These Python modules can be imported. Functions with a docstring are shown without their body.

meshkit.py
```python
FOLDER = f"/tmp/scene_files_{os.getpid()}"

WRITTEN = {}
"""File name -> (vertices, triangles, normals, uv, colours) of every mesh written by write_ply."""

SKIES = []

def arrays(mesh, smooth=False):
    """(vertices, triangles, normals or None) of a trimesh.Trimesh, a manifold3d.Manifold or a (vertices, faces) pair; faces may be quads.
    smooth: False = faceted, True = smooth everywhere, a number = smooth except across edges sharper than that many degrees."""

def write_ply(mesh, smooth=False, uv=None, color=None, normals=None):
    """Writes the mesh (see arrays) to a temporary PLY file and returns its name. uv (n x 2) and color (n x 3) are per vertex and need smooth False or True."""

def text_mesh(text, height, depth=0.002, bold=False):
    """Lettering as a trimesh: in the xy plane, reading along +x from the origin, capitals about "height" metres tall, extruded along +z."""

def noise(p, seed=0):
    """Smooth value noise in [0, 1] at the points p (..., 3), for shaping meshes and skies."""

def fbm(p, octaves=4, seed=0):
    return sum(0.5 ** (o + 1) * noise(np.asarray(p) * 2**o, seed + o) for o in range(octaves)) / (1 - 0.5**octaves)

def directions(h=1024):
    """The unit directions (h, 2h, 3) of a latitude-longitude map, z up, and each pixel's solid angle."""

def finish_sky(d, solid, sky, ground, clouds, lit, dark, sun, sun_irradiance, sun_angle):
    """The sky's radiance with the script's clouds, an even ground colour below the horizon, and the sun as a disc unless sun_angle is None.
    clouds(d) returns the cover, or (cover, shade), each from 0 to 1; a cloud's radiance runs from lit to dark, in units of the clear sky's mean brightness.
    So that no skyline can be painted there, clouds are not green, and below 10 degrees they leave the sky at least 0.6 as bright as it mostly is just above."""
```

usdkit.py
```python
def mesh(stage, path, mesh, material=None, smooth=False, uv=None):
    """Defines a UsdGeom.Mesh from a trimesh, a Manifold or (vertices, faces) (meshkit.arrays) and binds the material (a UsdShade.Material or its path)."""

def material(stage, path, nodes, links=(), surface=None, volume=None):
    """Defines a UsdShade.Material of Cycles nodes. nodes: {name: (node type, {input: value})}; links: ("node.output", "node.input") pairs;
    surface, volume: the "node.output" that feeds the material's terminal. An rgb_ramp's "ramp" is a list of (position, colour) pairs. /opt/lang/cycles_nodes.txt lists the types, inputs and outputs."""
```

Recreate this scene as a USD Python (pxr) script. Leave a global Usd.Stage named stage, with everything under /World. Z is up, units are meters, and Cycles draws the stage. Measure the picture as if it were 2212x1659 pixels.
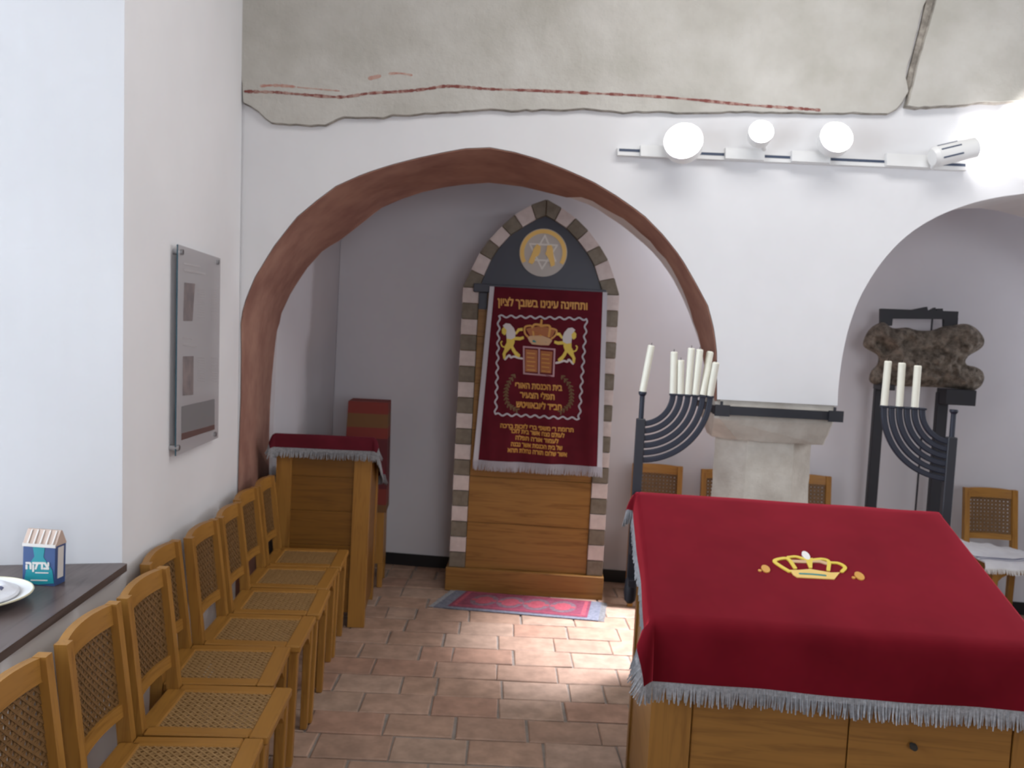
import math, random
import numpy as np, trimesh, usdkit, meshkit
from pxr import Usd, UsdGeom, UsdLux, UsdShade, Gf, Sdf
from shapely.geometry import Polygon, LineString, Point, box as sbox
from shapely import affinity, union_all
from scipy.spatial import Delaunay

stage = Usd.Stage.CreateInMemory()
UsdGeom.Xform.Define(stage, '/World')
UsdGeom.SetStageUpAxis(stage, 'Z')
rng = np.random.default_rng(7)

# ------------------------------------------------------------------ camera
F, CX, CY, EYE = 1800.0, 1106.0, 829.5, np.array([0, 0, 1.68])     # pixels of the 2212 x 1659 frame
_y = np.array([(975 - CX) / F, -(725 - CY) / F, -1.0]); _y /= np.linalg.norm(_y)
_h = np.array([math.cos(math.radians(3.1)), -math.sin(math.radians(3.1)), 0])
_z = np.cross(_h, _y); _z /= np.linalg.norm(_z)
_z = _z if _z[1] > 0 else -_z
RC = np.stack([np.cross(_y, _z), _y, _z])                            # world = RC @ camera
cam = UsdGeom.Camera.Define(stage, '/World/camera')
M = np.eye(4); M[:3, :3] = RC.T; M[3, :3] = EYE
cam.AddTransformOp().Set(Gf.Matrix4d(*M.ravel().tolist()))
cam.CreateHorizontalApertureAttr(36.0); cam.CreateFocalLengthAttr(F / 2212 * 36.0)
cam.CreateFStopAttr(15.0); cam.CreateFocusDistanceAttr(0.8)                 # the whole photograph is a little out of focus
cam.CreateExposureAttr(0.36)

# ------------------------------------------------------------------ light
def place_light(l, pos, look, up=(0, 0, 1)):
    p, t = np.array(pos, float), np.array(look, float)
    b = p - t; b /= np.linalg.norm(b)
    r = np.cross(up, b); r /= np.linalg.norm(r); u = np.cross(b, r)
    m = np.eye(4); m[0, :3], m[1, :3], m[2, :3], m[3, :3] = r, u, b, p
    l.AddTransformOp().Set(Gf.Matrix4d(*m.ravel().tolist()))
def rect_light(name, pos, look, w, h, col, inten, up=(0, 0, 1)):
    l = UsdLux.RectLight.Define(stage, '/World/' + name)
    l.CreateWidthAttr(w); l.CreateHeightAttr(h); l.CreateColorAttr(Gf.Vec3f(*col)); l.CreateIntensityAttr(inten)
    place_light(l, pos, look, up)
    return l
SKY = (0.78, 0.88, 1.0)
rect_light('daylight_niche', (-2.1, 1.75, 1.95), (0, 1.95, 1.7), 1.7, 2.2, SKY, 8.0)             # outside the window of the niche
rect_light('daylight_rear', (1.6, -3.3, 2.2), (1.6, 2, 2.0), 2.6, 1.9, (0.96, 0.96, 1.0), 4.2)      # outside the windows behind the camera
rect_light('daylight_aisle', (4.85, 4.85, 1.85), (1, 4.85, 1.0), 0.9, 1.5, (0.97, 0.95, 1.0), 2.5)    # outside the window at the aisle's end
rect_light('ceiling_lamp', (1.3, 2.6, 4.0), (1.3, 2.6, 0), 2.2, 0.8, (1.0, 0.99, 0.98), 5.6, up=(0, 1, 0))
rect_light('daylight_right', (5.0, 2.9, 2.1), (0, 2.9, 1.6), 1.5, 1.7, (0.96, 0.97, 1.0), 4.0)              # outside the window on the right
def spot_light(name, pos, look, radius, inten, cone, soft, col=(1, 0.99, 0.98)):
    l = UsdLux.SphereLight.Define(stage, '/World/' + name); l.CreateRadiusAttr(radius); l.CreateIntensityAttr(inten); l.CreateColorAttr(Gf.Vec3f(*col))
    h = UsdLux.ShapingAPI.Apply(l.GetPrim()); h.CreateShapingConeAngleAttr(cone); h.CreateShapingConeSoftnessAttr(soft)
    place_light(l, pos, look); return l
spot_light('aisle_spot', (2.0, 5.15, 2.75), (1.10, 4.60, 0.0), 0.12, 1900.0, 19.0, 1.0, (0.97, 0.94, 1.0))             # a lamp in the aisle behind the pier, aimed at the bricks before the ark
spot_light('aisle_spill', (2.0, 5.15, 2.75), (0.9, 5.2, 0.9), 0.06, 185.0, 70.0, 0.6, (0.92, 0.93, 1.0))
dome = UsdLux.DomeLight.Define(stage, '/World/sky'); dome.CreateColorAttr(Gf.Vec3f(*SKY)); dome.CreateIntensityAttr(0.6)

# ------------------------------------------------------------------ pixels of the photograph -> points of the place
def ray(px, py):
    return RC @ np.array([(px - CX) / F, -(py - CY) / F, -1.0])
def on_y(px, py, a, k=0.0):
    d = ray(px, py); return EYE + d * (a / (d[1] - k * d[0]))
def on_x(px, py, x):
    d = ray(px, py); return EYE + d * (x / d[0])
def on_z(px, py, z):
    d = ray(px, py); return EYE + d * ((z - EYE[2]) / d[2])
class Plane:
    """A plane with an origin, a direction to the right, one upwards and the normal towards the room."""
    def __init__(s, o, u, v):
        s.o, s.u, s.v = (np.array(q, float) for q in (o, u, v))
        s.u /= np.linalg.norm(s.u); s.v /= np.linalg.norm(s.v); s.n = np.cross(s.u, s.v)
    def hit(s, px, py):
        d = ray(px, py); t = np.dot(s.o - EYE, s.n) / np.dot(d, s.n); q = EYE + d * t - s.o
        return float(np.dot(q, s.u)), float(np.dot(q, s.v))
    def poly(s, pts):
        return Polygon([s.hit(*p) for p in pts])
    def at(s, a, b, c=0.0):
        return s.o + np.multiply.outer(a, s.u) + np.multiply.outer(b, s.v) + np.multiply.outer(c, s.n)
    def lift(s, mesh):
        m = mesh.copy(); q = m.vertices
        m.vertices = s.at(q[:, 0], q[:, 1], q[:, 2]); return m
    def slab(s, shape, t0, t1):
        return s.lift(ext(shape, t0, t1))
def ext(shape, t0, t1):
    out = []
    for g in getattr(shape, 'geoms', [shape]):
        if g.geom_type == 'Polygon' and g.area > 1e-9:
            m = trimesh.creation.extrude_polygon(g, t1 - t0, engine='earcut'); m.apply_translation((0, 0, t0)); out.append(m)
    return trimesh.util.concatenate(out)

# ------------------------------------------------------------------ prims
used = {}
def numbered(parent, name):
    k = used.get((parent, name), 0); used[(parent, name)] = k + 1
    return name if k == 0 else '%s_%03d' % (name, k)
def tag(p, label=None, cat=None, group=None, kind=None):
    p = p.GetPrim() if hasattr(p, 'GetPrim') else p
    for k, v in (('label', label), ('category', cat), ('group', group), ('kind', kind)):
        if v: p.SetCustomDataByKey(k, v)
    return p
class Node:
    """A thing, a part or a piece of the setting: a prim under which parts are added in the thing's own coordinates."""
    def __init__(s, path, loc=(0, 0, 0), rot=0.0):
        s.path, s.loc, s.rot = path, np.array(loc, float), rot
    @property
    def prim(s): return stage.GetPrimAtPath(s.path)
    def local(s, mesh):
        m = mesh.copy(); c, w = math.cos(s.rot), math.sin(s.rot)
        v = np.asarray(m.vertices) - s.loc
        m.vertices = np.stack([c * v[:, 0] + w * v[:, 1], -w * v[:, 0] + c * v[:, 1], v[:, 2]], 1)
        return m
    def add(s, name, mesh, m, smooth=False, world=True, label=None, kind=None):
        """A part under this node; world: the mesh is given in world coordinates."""
        p = '%s/%s' % (s.path, numbered(s.path, name))
        usdkit.mesh(stage, p, s.local(mesh) if world else mesh, MAT[m], smooth)
        tag(stage.GetPrimAtPath(p), label, kind=kind)
        return Node(p, s.loc, s.rot)
def thing(name, label, cat, loc=(0, 0, 0), rot=0.0, group=None):
    p = '/World/' + numbered('/World', name)
    x = UsdGeom.Xform.Define(stage, p); x.AddTranslateOp().Set(Gf.Vec3d(*map(float, loc))); x.AddRotateZOp().Set(math.degrees(rot))
    tag(x, label, cat, group)
    return Node(p, loc, rot)
def copy_of(src, label, loc, rot, group=None):
    """A copy of a thing with its parts under the next number."""
    name = src.path.split('/')[-1]; was = src.prim.GetCustomData()
    n = thing(name, label, was['category'], loc, rot, group or was.get('group'))
    n.prim.GetReferences().AddInternalReference(src.path); n.prim.SetInstanceable(True)
    return n
def single(name, mesh, m, label, cat, smooth=False, group=None, kind=None):
    p = '/World/' + numbered('/World', name)
    usdkit.mesh(stage, p, mesh, MAT[m], smooth); tag(stage.GetPrimAtPath(p), label, cat, group, kind)
    return Node(p)
def struct(name, mesh, m, smooth=False):
    p = '/World/' + numbered('/World', name)
    usdkit.mesh(stage, p, mesh, MAT[m], smooth); tag(stage.GetPrimAtPath(p), kind='structure')
    return Node(p)

# ------------------------------------------------------------------ shapes
def bx(x0, x1, y0, y1, z0, z1, c=0.0):
    """A box with its edges chamfered by c."""
    if c <= 0:
        m = trimesh.creation.box([x1 - x0, y1 - y0, z1 - z0]); m.apply_translation([(x0 + x1) / 2, (y0 + y1) / 2, (z0 + z1) / 2]); return m
    p = []
    for i in (0, 1):
        for j in (0, 1):
            for k in (0, 1):
                q = np.array([(x0, x1)[i], (y0, y1)[j], (z0, z1)[k]]); s = np.array([1 - 2 * i, 1 - 2 * j, 1 - 2 * k]) * c
                for a in range(3):
                    w = s.copy(); w[a] = 0; p.append(q + w)
    return trimesh.convex.convex_hull(np.array(p))
def cat(*ms): return trimesh.util.concatenate([m for m in ms])
def rod(a, b, r, n=14, r2=None):
    a, b = np.array(a, float), np.array(b, float); r2 = r if r2 is None else r2
    t = b - a; L = np.linalg.norm(t); t /= L
    e = np.cross(t, [0, 0, 1.0] if abs(t[2]) < 0.9 else [1.0, 0, 0]); e /= np.linalg.norm(e); g = np.cross(t, e)
    th = np.arange(n) * 2 * math.pi / n; ring = np.cos(th)[:, None] * e + np.sin(th)[:, None] * g
    v = np.vstack([a + r * ring, b + r2 * ring, [a], [b]]); f = []
    for i in range(n):
        j = (i + 1) % n
        f += [[i, j, n + j], [i, n + j, n + i], [2 * n, j, i], [2 * n + 1, n + i, n + j]]
    m = trimesh.Trimesh(v, f, process=False); m.fix_normals(); return m
def lathe(prof, loc=(0, 0, 0), n=28):
    """prof: (radius, z) pairs from bottom to top, closed at both ends."""
    prof = [(max(r, 1e-4), z) for r, z in prof]; th = np.arange(n) * 2 * math.pi / n
    v = np.array([[r * math.cos(t), r * math.sin(t), z] for r, z in prof for t in th]); f = []
    for k in range(len(prof) - 1):
        for i in range(n):
            j = (i + 1) % n; a, b, c, d = k * n + i, k * n + j, (k + 1) * n + j, (k + 1) * n + i
            f += [[a, b, c], [a, c, d]]
    v = np.vstack([v, [[0, 0, prof[0][1]], [0, 0, prof[-1][1]]]]); q = (len(prof) - 1) * n
    for i in range(n):
        j = (i + 1) % n; f += [[len(v) - 2, j, i], [len(v) - 1, q + i, q + j]]
    m = trimesh.Trimesh(v, f, process=False); m.apply_translation(loc); return m
def grid_faces(nu, nv, off=0, flip=False):
    i, j = np.meshgrid(np.arange(nu - 1), np.arange(nv - 1), indexing='ij')
    a = (i * nv + j).ravel() + off; b, c, d = a + nv, a + nv + 1, a + 1
    f = np.vstack([np.stack([a, b, c], 1), np.stack([a, c, d], 1)])
    return f[:, ::-1] if flip else f
def sheet(P, N, th):
    """A cloth: grid points P (nu, nv, 3) thickened by th along -N."""
    nu, nv = P.shape[:2]; v = np.vstack([P.reshape(-1, 3), (P - N * th).reshape(-1, 3)]); n = nu * nv
    f = [grid_faces(nu, nv), grid_faces(nu, nv, n, True)]
    edge = [i * nv for i in range(nu)] + [(nu - 1) * nv + j for j in range(1, nv)] + [i * nv + nv - 1 for i in range(nu - 2, -1, -1)] + [j for j in range(nv - 2, 0, -1)]
    e = np.array(edge); g = np.roll(e, -1)
    f += [np.stack([e, g + n, g], 1), np.stack([e, e + n, g + n], 1)]
    m = trimesh.Trimesh(v, np.vstack(f), process=False); m.fix_normals(); return m
def sweep(pts, nrm, w, d, ends=None):
    """A bar of rectangular section along pts: w wide in the plane square to nrm, d deep along nrm."""
    p = np.array(pts, float); t = np.gradient(p, axis=0); t /= np.linalg.norm(t, axis=1, keepdims=True)
    s = np.cross(nrm, t); c = min(w, d) * 0.18
    sec = [(-w/2, -d/2 + c), (-w/2 + c, -d/2), (w/2 - c, -d/2), (w/2, -d/2 + c), (w/2, d/2 - c), (w/2 - c, d/2), (-w/2 + c, d/2), (-w/2, d/2 - c)]
    k = len(sec); v = np.concatenate([[q + s[i] * a + np.array(nrm) * b for a, b in sec] for i, q in enumerate(p)]); f = []
    for i in range(len(p) - 1):
        for j in range(k):
            a, b = i * k + j, i * k + (j + 1) % k; f += [[a, b, b + k], [a, b + k, a + k]]
    for j in range(1, k - 1):
        f += [[0, j + 1, j], [(len(p) - 1) * k, (len(p) - 1) * k + j, (len(p) - 1) * k + j + 1]]
    m = trimesh.Trimesh(v, f, process=False); m.fix_normals(); return m
def strands(roots, dirs, length, width, out, seed=0, jitter=0.25):
    """Fringe: one tapering thread a root, hanging along dirs, spread across out."""
    r = np.random.default_rng(seed); v, f = [], []
    for i, (p, d, o) in enumerate(zip(roots, dirs, out)):
        d = d / np.linalg.norm(d); w = np.cross(d, o); w /= np.linalg.norm(w) + 1e-9
        L = length * (1 + jitter * (r.random() - 0.6)); sway = w * (r.random() - 0.5) * 0.22 * L + o * (r.random() - 0.3) * 0.15 * L
        e = p + d * L + sway; m = p + d * L * 0.5 + sway * 0.35; k = len(v)
        for q, s in ((p, 1.0), (m, 0.95), (e, 0.55)):
            for a, b in ((-1, -0.5), (1, -0.5), (0, 0.9)):
                v.append(q + w * a * width * s / 2 + o * b * width * s / 2)
        for b in (0, 3):
            for j in range(3):
                a0, a1 = k + b + j, k + b + (j + 1) % 3
                f += [[a0, a1, a1 + 3], [a0, a1 + 3, a0 + 3]]
        f += [[k + 6, k + 7, k + 8], [k + 2, k + 1, k]]
    return trimesh.Trimesh(np.array(v), np.array(f), process=False)
def smooth_line(pts, n=8, closed=False):
    """Catmull-Rom through pts."""
    p = np.array(pts, float); q = np.vstack([p[-1:], p, p[:2]]) if closed else np.vstack([2 * p[0] - p[1], p, 2 * p[-1] - p[-2]])
    out = []
    for i in range(1, len(q) - 2):
        a, b, c, d = q[i - 1:i + 3]
        for t in np.arange(n) / n:
            out.append(0.5 * (2 * b + (c - a) * t + (2 * a - 5 * b + 4 * c - d) * t * t + (3 * b - a - 3 * c + d) * t ** 3))
    if not closed: out.append(q[-2])
    return np.array(out)

# ------------------------------------------------------------------ materials
MAT = {}
def mat(name, nodes, links, surface='p.BSDF'):
    MAT[name] = usdkit.material(stage, '/World/Looks/' + name, nodes, links, surface=surface)
def plain(name, col, rough=0.5, **kw):
    mat(name, {'p': ('principled_bsdf', {'base_color': col, 'roughness': rough, **kw})}, [])
def noisy(name, c0, c1, scale=6.0, rough=0.6, bump=0.0, bscale=40.0, stretch=(1, 1, 1), detail=5.0, lo=0.35, hi=0.65, world=False, bdist=0.004, **kw):
    """Two tones mixed by noise, with relief."""
    co = ('geometry', {}) if world else ('texture_coordinate', {})
    src = 'c.position' if world else 'c.object'
    nodes = {'c': co, 'm': ('mapping', {'scale': stretch}), 'n': ('noise_texture', {'scale': scale, 'detail': detail, 'roughness': 0.6}),
             'r': ('rgb_ramp', {'ramp': [(0, c0), (lo, c0), (hi, c1), (1, c1)]}), 'p': ('principled_bsdf', {'roughness': rough, **kw})}
    links = [(src, 'm.vector'), ('m.vector', 'n.vector'), ('n.fac', 'r.fac'), ('r.color', 'p.base_color')]
    if bump:
        nodes['bn'] = ('noise_texture', {'scale': bscale, 'detail': 6.0, 'roughness': 0.6}); nodes['b'] = ('bump', {'strength': bump, 'distance': bdist})
        links += [(src, 'bn.vector'), ('bn.fac', 'b.height'), ('b.normal', 'p.normal')]
    mat(name, nodes, links)
def wood(name, light, dark, axis, rough=0.42):
    st = {'x': (0.9, 14, 14), 'y': (14, 0.9, 14), 'z': (14, 14, 0.9)}[axis]
    nodes = {'c': ('texture_coordinate', {}), 'm': ('mapping', {'scale': st}), 'n': ('noise_texture', {'scale': 2.2, 'detail': 6.0, 'roughness': 0.65, 'distortion': 1.2}),
             'n2': ('noise_texture', {'scale': 1.6, 'detail': 2.0}), 'r': ('rgb_ramp', {'ramp': [(0.25, dark), (0.5, light), (0.75, tuple(c * 1.12 for c in light))]}),
             'mx': ('mix_color', {'blend_type': 'multiply', 'fac': 0.35}), 'r2': ('rgb_ramp', {'ramp': [(0.3, (0.62, 0.56, 0.5)), (0.7, (1, 1, 1))]}),
             'b': ('bump', {'strength': 0.15, 'distance': 0.002}), 'p': ('principled_bsdf', {'roughness': rough, 'specular_ior_level': 0.3})}
    mat(name, nodes, [('c.object', 'm.vector'), ('m.vector', 'n.vector'), ('c.object', 'n2.vector'), ('n.fac', 'r.fac'), ('n2.fac', 'r2.fac'), ('r.color', 'mx.a'), ('r2.color', 'mx.b'),
                      ('mx.result', 'p.base_color'), ('n.fac', 'b.height'), ('b.normal', 'p.normal')])
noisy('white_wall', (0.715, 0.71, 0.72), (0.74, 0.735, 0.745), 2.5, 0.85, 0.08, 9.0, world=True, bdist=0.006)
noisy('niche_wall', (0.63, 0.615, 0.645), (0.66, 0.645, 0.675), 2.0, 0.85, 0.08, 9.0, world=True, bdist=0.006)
noisy('old_plaster', (0.43, 0.41, 0.365), (0.55, 0.53, 0.49), 3.2, 0.9, 0.6, 14.0, world=True, lo=0.3, hi=0.7, bdist=0.012)
noisy('plaster_edge', (0.20, 0.18, 0.155), (0.42, 0.38, 0.33), 22.0, 0.95, 0.6, 40.0, world=True)
noisy('red_paint', (0.25, 0.115, 0.085), (0.37, 0.20, 0.145), 4.5, 0.85, 0.35, 16.0, world=True, bdist=0.006)
noisy('red_line', (0.20, 0.06, 0.05), (0.40, 0.26, 0.22), 30.0, 0.9, world=True, lo=0.45, hi=0.6)
noisy('faded_red', (0.42, 0.19, 0.15), (0.50, 0.38, 0.32), 26.0, 0.9, world=True)
plain('black_skirting', (0.012, 0.012, 0.014), 0.4)
noisy('mortar', (0.23, 0.20, 0.175), (0.31, 0.27, 0.24), 18.0, 0.95, 0.4, 60.0, world=True)
BR = [(0.385, 0.25, 0.18), (0.40, 0.265, 0.195), (0.37, 0.24, 0.175), (0.395, 0.275, 0.205), (0.38, 0.23, 0.165), (0.41, 0.285, 0.215)]
for _i, _c in enumerate(BR):
    noisy('terracotta_%d' % _i, tuple(c * 0.78 for c in _c), tuple(min(1, c * 1.12) for c in _c), 11.0, 0.62, 0.35, 45.0, world=True, bdist=0.003)
OAK, OAKD = (0.35, 0.168, 0.034), (0.21, 0.09, 0.016)
for _a in 'xyz': wood('oak_' + _a, OAK, OAKD, _a)
for _a in 'xyz': wood('lectern_' + _a, (0.21, 0.092, 0.014), (0.13, 0.052, 0.008), _a); wood('cabinet_' + _a, (0.255, 0.12, 0.026), (0.16, 0.068, 0.014), _a)
for _a in 'xz': wood('pine_' + _a, (0.31, 0.155, 0.042), (0.17, 0.075, 0.018), _a, 0.4)
wood('walnut_y', (0.115, 0.088, 0.082), (0.065, 0.046, 0.042), 'y', 0.28)
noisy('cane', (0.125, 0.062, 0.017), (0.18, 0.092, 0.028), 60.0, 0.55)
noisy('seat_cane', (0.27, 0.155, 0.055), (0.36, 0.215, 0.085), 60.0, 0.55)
noisy('velvet', (0.095, 0.003, 0.007), (0.135, 0.005, 0.011), 3.0, 0.8, 0.15, 220.0, specular_ior_level=0.05, sheen_weight=1.0, sheen_roughness=0.38, sheen_tint=(1.0, 0.10, 0.15), bdist=0.001)
noisy('dark_velvet', (0.085, 0.007, 0.014), (0.11, 0.009, 0.018), 6.0, 0.85, 0.15, 220.0, specular_ior_level=0.15, sheen_weight=0.06, sheen_tint=(0.9, 0.3, 0.4), bdist=0.001)
noisy('silver_fringe', (0.19, 0.195, 0.205), (0.32, 0.32, 0.335), 90.0, 0.55)
plain('silver_braid', (0.46, 0.45, 0.49), 0.5)
plain('gold_thread', (0.56, 0.28, 0.045), 0.45)
plain('yellow_thread', (0.66, 0.50, 0.06), 0.5)
plain('mane_thread', (0.58, 0.55, 0.55), 0.6)
plain('cream_gold', (0.70, 0.47, 0.13), 0.5)
plain('tan_thread', (0.55, 0.36, 0.20), 0.5)
plain('rust_thread', (0.36, 0.12, 0.035), 0.6)
plain('olive_thread', (0.13, 0.075, 0.025), 0.6)
plain('teal_thread', (0.03, 0.20, 0.19), 0.5)
plain('white_thread', (0.72, 0.70, 0.68), 0.5)
plain('pink_thread', (0.45, 0.27, 0.30), 0.6)
plain('iron', (0.014, 0.015, 0.022), 0.5)
plain('blue_iron', (0.010, 0.014, 0.028), 0.55)
plain('navy_panel', (0.030, 0.032, 0.050), 0.4)
noisy('limestone', (0.47, 0.425, 0.37), (0.60, 0.56, 0.50), 7.0, 0.9, 0.6, 30.0, world=True, bdist=0.006)
noisy('rough_stone', (0.10, 0.08, 0.062), (0.32, 0.27, 0.22), 20.0, 0.95, 1.0, 45.0, world=True, bdist=0.02)
noisy('pale_block', (0.54, 0.46, 0.435), (0.62, 0.54, 0.51), 20.0, 0.8, 0.3, 70.0, world=True)
noisy('brown_block', (0.15, 0.125, 0.09), (0.21, 0.18, 0.14), 20.0, 0.8, 0.3, 70.0, world=True)
plain('silver', (0.46, 0.42, 0.38), 0.5); plain('pale_silver', (0.64, 0.61, 0.56), 0.5)
plain('gilt', (0.74, 0.47, 0.12), 0.45)
plain('wax', (0.74, 0.72, 0.61), 0.5)
plain('wick', (0.02, 0.018, 0.015), 0.9)
plain('white_enamel', (0.78, 0.78, 0.77), 0.35)
plain('slot', (0.05, 0.07, 0.12), 0.5)
plain('steel', (0.45, 0.45, 0.46), 0.3, metallic=0.9)
plain('print_grey', (0.20, 0.195, 0.20), 0.4); noisy('print_dark', (0.15, 0.135, 0.14), (0.27, 0.22, 0.215), 14.0, 0.4); plain('print_brown', (0.13, 0.075, 0.068), 0.4); plain('print_text', (0.40, 0.38, 0.385), 0.5)
plain('acrylic_edge', (0.03, 0.10, 0.14), 0.2)
noisy('rug_border', (0.12, 0.135, 0.18), (0.20, 0.21, 0.26), 60.0, 0.95, 0.4, 200.0)
noisy('rug_field', (0.17, 0.032, 0.06), (0.25, 0.055, 0.10), 45.0, 0.95, 0.4, 200.0)
noisy('rug_motif', (0.32, 0.05, 0.075), (0.40, 0.085, 0.12), 60.0, 0.95, 0.4, 200.0)
noisy('rug_grey', (0.14, 0.07, 0.10), (0.20, 0.13, 0.16), 70.0, 0.95)
plain('stripe_red', (0.17, 0.025, 0.018), 0.85); plain('stripe_brown', (0.14, 0.065, 0.022), 0.85); plain('stripe_maroon', (0.085, 0.012, 0.016), 0.85)
noisy('white_cloth', (0.66, 0.66, 0.70), (0.74, 0.74, 0.77), 12.0, 0.85, 0.3, 90.0)
plain('blue_stripe', (0.12, 0.13, 0.22), 0.8)
plain('box_blue', (0.035, 0.072, 0.19), 0.4); plain('box_teal', (0.010, 0.23, 0.27), 0.4); plain('box_tan', (0.50, 0.37, 0.30), 0.6); plain('box_cream', (0.62, 0.58, 0.54), 0.5)
plain('china', (0.78, 0.78, 0.78), 0.25); plain('gilt_rim', (0.65, 0.60, 0.42), 0.3)
plain('window_frame', (0.55, 0.54, 0.52), 0.5)
mat('pane', {'t': ('transparent_bsdf', {}), 'g': ('glossy_bsdf', {'roughness': 0.02}), 'f': ('fresnel', {'IOR': 1.45}), 'x': ('mix_closure', {})},
    [('t.BSDF', 'x.closure1'), ('g.BSDF', 'x.closure2'), ('f.fac', 'x.fac')], 'x.closure')
mat('acrylic', {'t': ('transparent_bsdf', {'color': (0.93, 0.93, 0.94)}), 'd': ('principled_bsdf', {'base_color': (0.52, 0.50, 0.51), 'roughness': 0.15}), 'x': ('mix_closure', {'fac': 0.72})},
    [('t.BSDF', 'x.closure1'), ('d.BSDF', 'x.closure2')], 'x.closure')
mat('lamp_glow', {'e': ('emission', {'color': (1.0, 0.98, 1.0), 'strength': 45.0})}, [], 'e.emission')

# ------------------------------------------------------------------ the setting
def resample(pts, n):
    p = np.array(pts, float); s = np.r_[0, np.cumsum(np.linalg.norm(np.diff(p, axis=0), axis=1))]; t = np.linspace(0, s[-1], n)
    return np.stack([np.interp(t, s, p[:, k]) for k in range(p.shape[1])], 1)
def shell(front, back, mf, mb):
    """A wall between a front and a back outline (rings with as many points each: first the outer one, then the openings)."""
    out = []
    for rings, m, flip in ((front, mf, False), (back, mb, True)):
        v, f = trimesh.creation.triangulate_polygon(Polygon(rings[0], rings[1:]), engine='earcut')
        out.append(trimesh.Trimesh(m(v), f[:, ::-1] if flip else f, process=False))
    for a, b in zip(front, back):
        a, b = mf(np.array(a, float)), mb(np.array(b, float)); n = len(a); i = np.arange(n); j = (i + 1) % n; D = 10
        v = np.vstack([a + (b - a) * t for t in np.linspace(0, 1, D + 1)])
        f = np.vstack([np.vstack([np.stack([i + k * n, j + k * n, j + k * n + n], 1), np.stack([i + k * n, j + k * n + n, i + k * n + n], 1)]) for k in range(D)])
        out.append(trimesh.Trimesh(v, f, process=False))
    return cat(*out)
XR, YR, ZT = 4.75, -3.0, 4.35
# floor: a bed of mortar and the bricks that can be told apart, in a running bond
floor = struct('floor', bx(-2.0, XR + 0.3, YR - 0.2, 6.6, -0.12, -0.008), 'mortar')
BL, BP, JT = 0.312, 0.2056, 0.009
be, bn = np.array([1, -0.057, 0]) / math.hypot(1, 0.057), np.array([0.057, 1, 0]) / math.hypot(1, 0.057)
rest, count = [], 0
def brick(a, b, w, h):
    z = rng.uniform(-0.0025, 0.001, 4); e = rng.uniform(-0.0045, 0.0045, 8); c = 0.004
    q = [(a + JT / 2 + e[0], b + JT / 2 + e[1]), (a + w - JT / 2 + e[2], b + JT / 2 + e[3]), (a + w - JT / 2 + e[4], b + h - JT / 2 + e[5]), (a + JT / 2 + e[6], b + h - JT / 2 + e[7])]
    o = np.array([0, 3.0, 0]); mid = np.mean(q, 0); v = []
    for lev in range(3):
        for (s, t), zz in zip(q, z):
            k = 1 - (0.0, 0.0, c / 0.12)[lev]; s2, t2 = mid[0] + (s - mid[0]) * k, mid[1] + (t - mid[1]) * (1 - (0, 0, c / 0.08)[lev])
            v.append(o + be * s2 + bn * t2 + np.array([0, 0, (-0.012, zz - 0.003, zz)[lev]]))
    f = []
    for lev in (0, 1):
        for i in range(4):
            j = (i + 1) % 4; p = lev * 4; f += [[p + i, p + j, p + 4 + j], [p + i, p + 4 + j, p + 4 + i]]
    f += [[8, 9, 10], [8, 10, 11]]
    return trimesh.Trimesh(np.array(v), np.array(f), process=False)
cells = []
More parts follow.
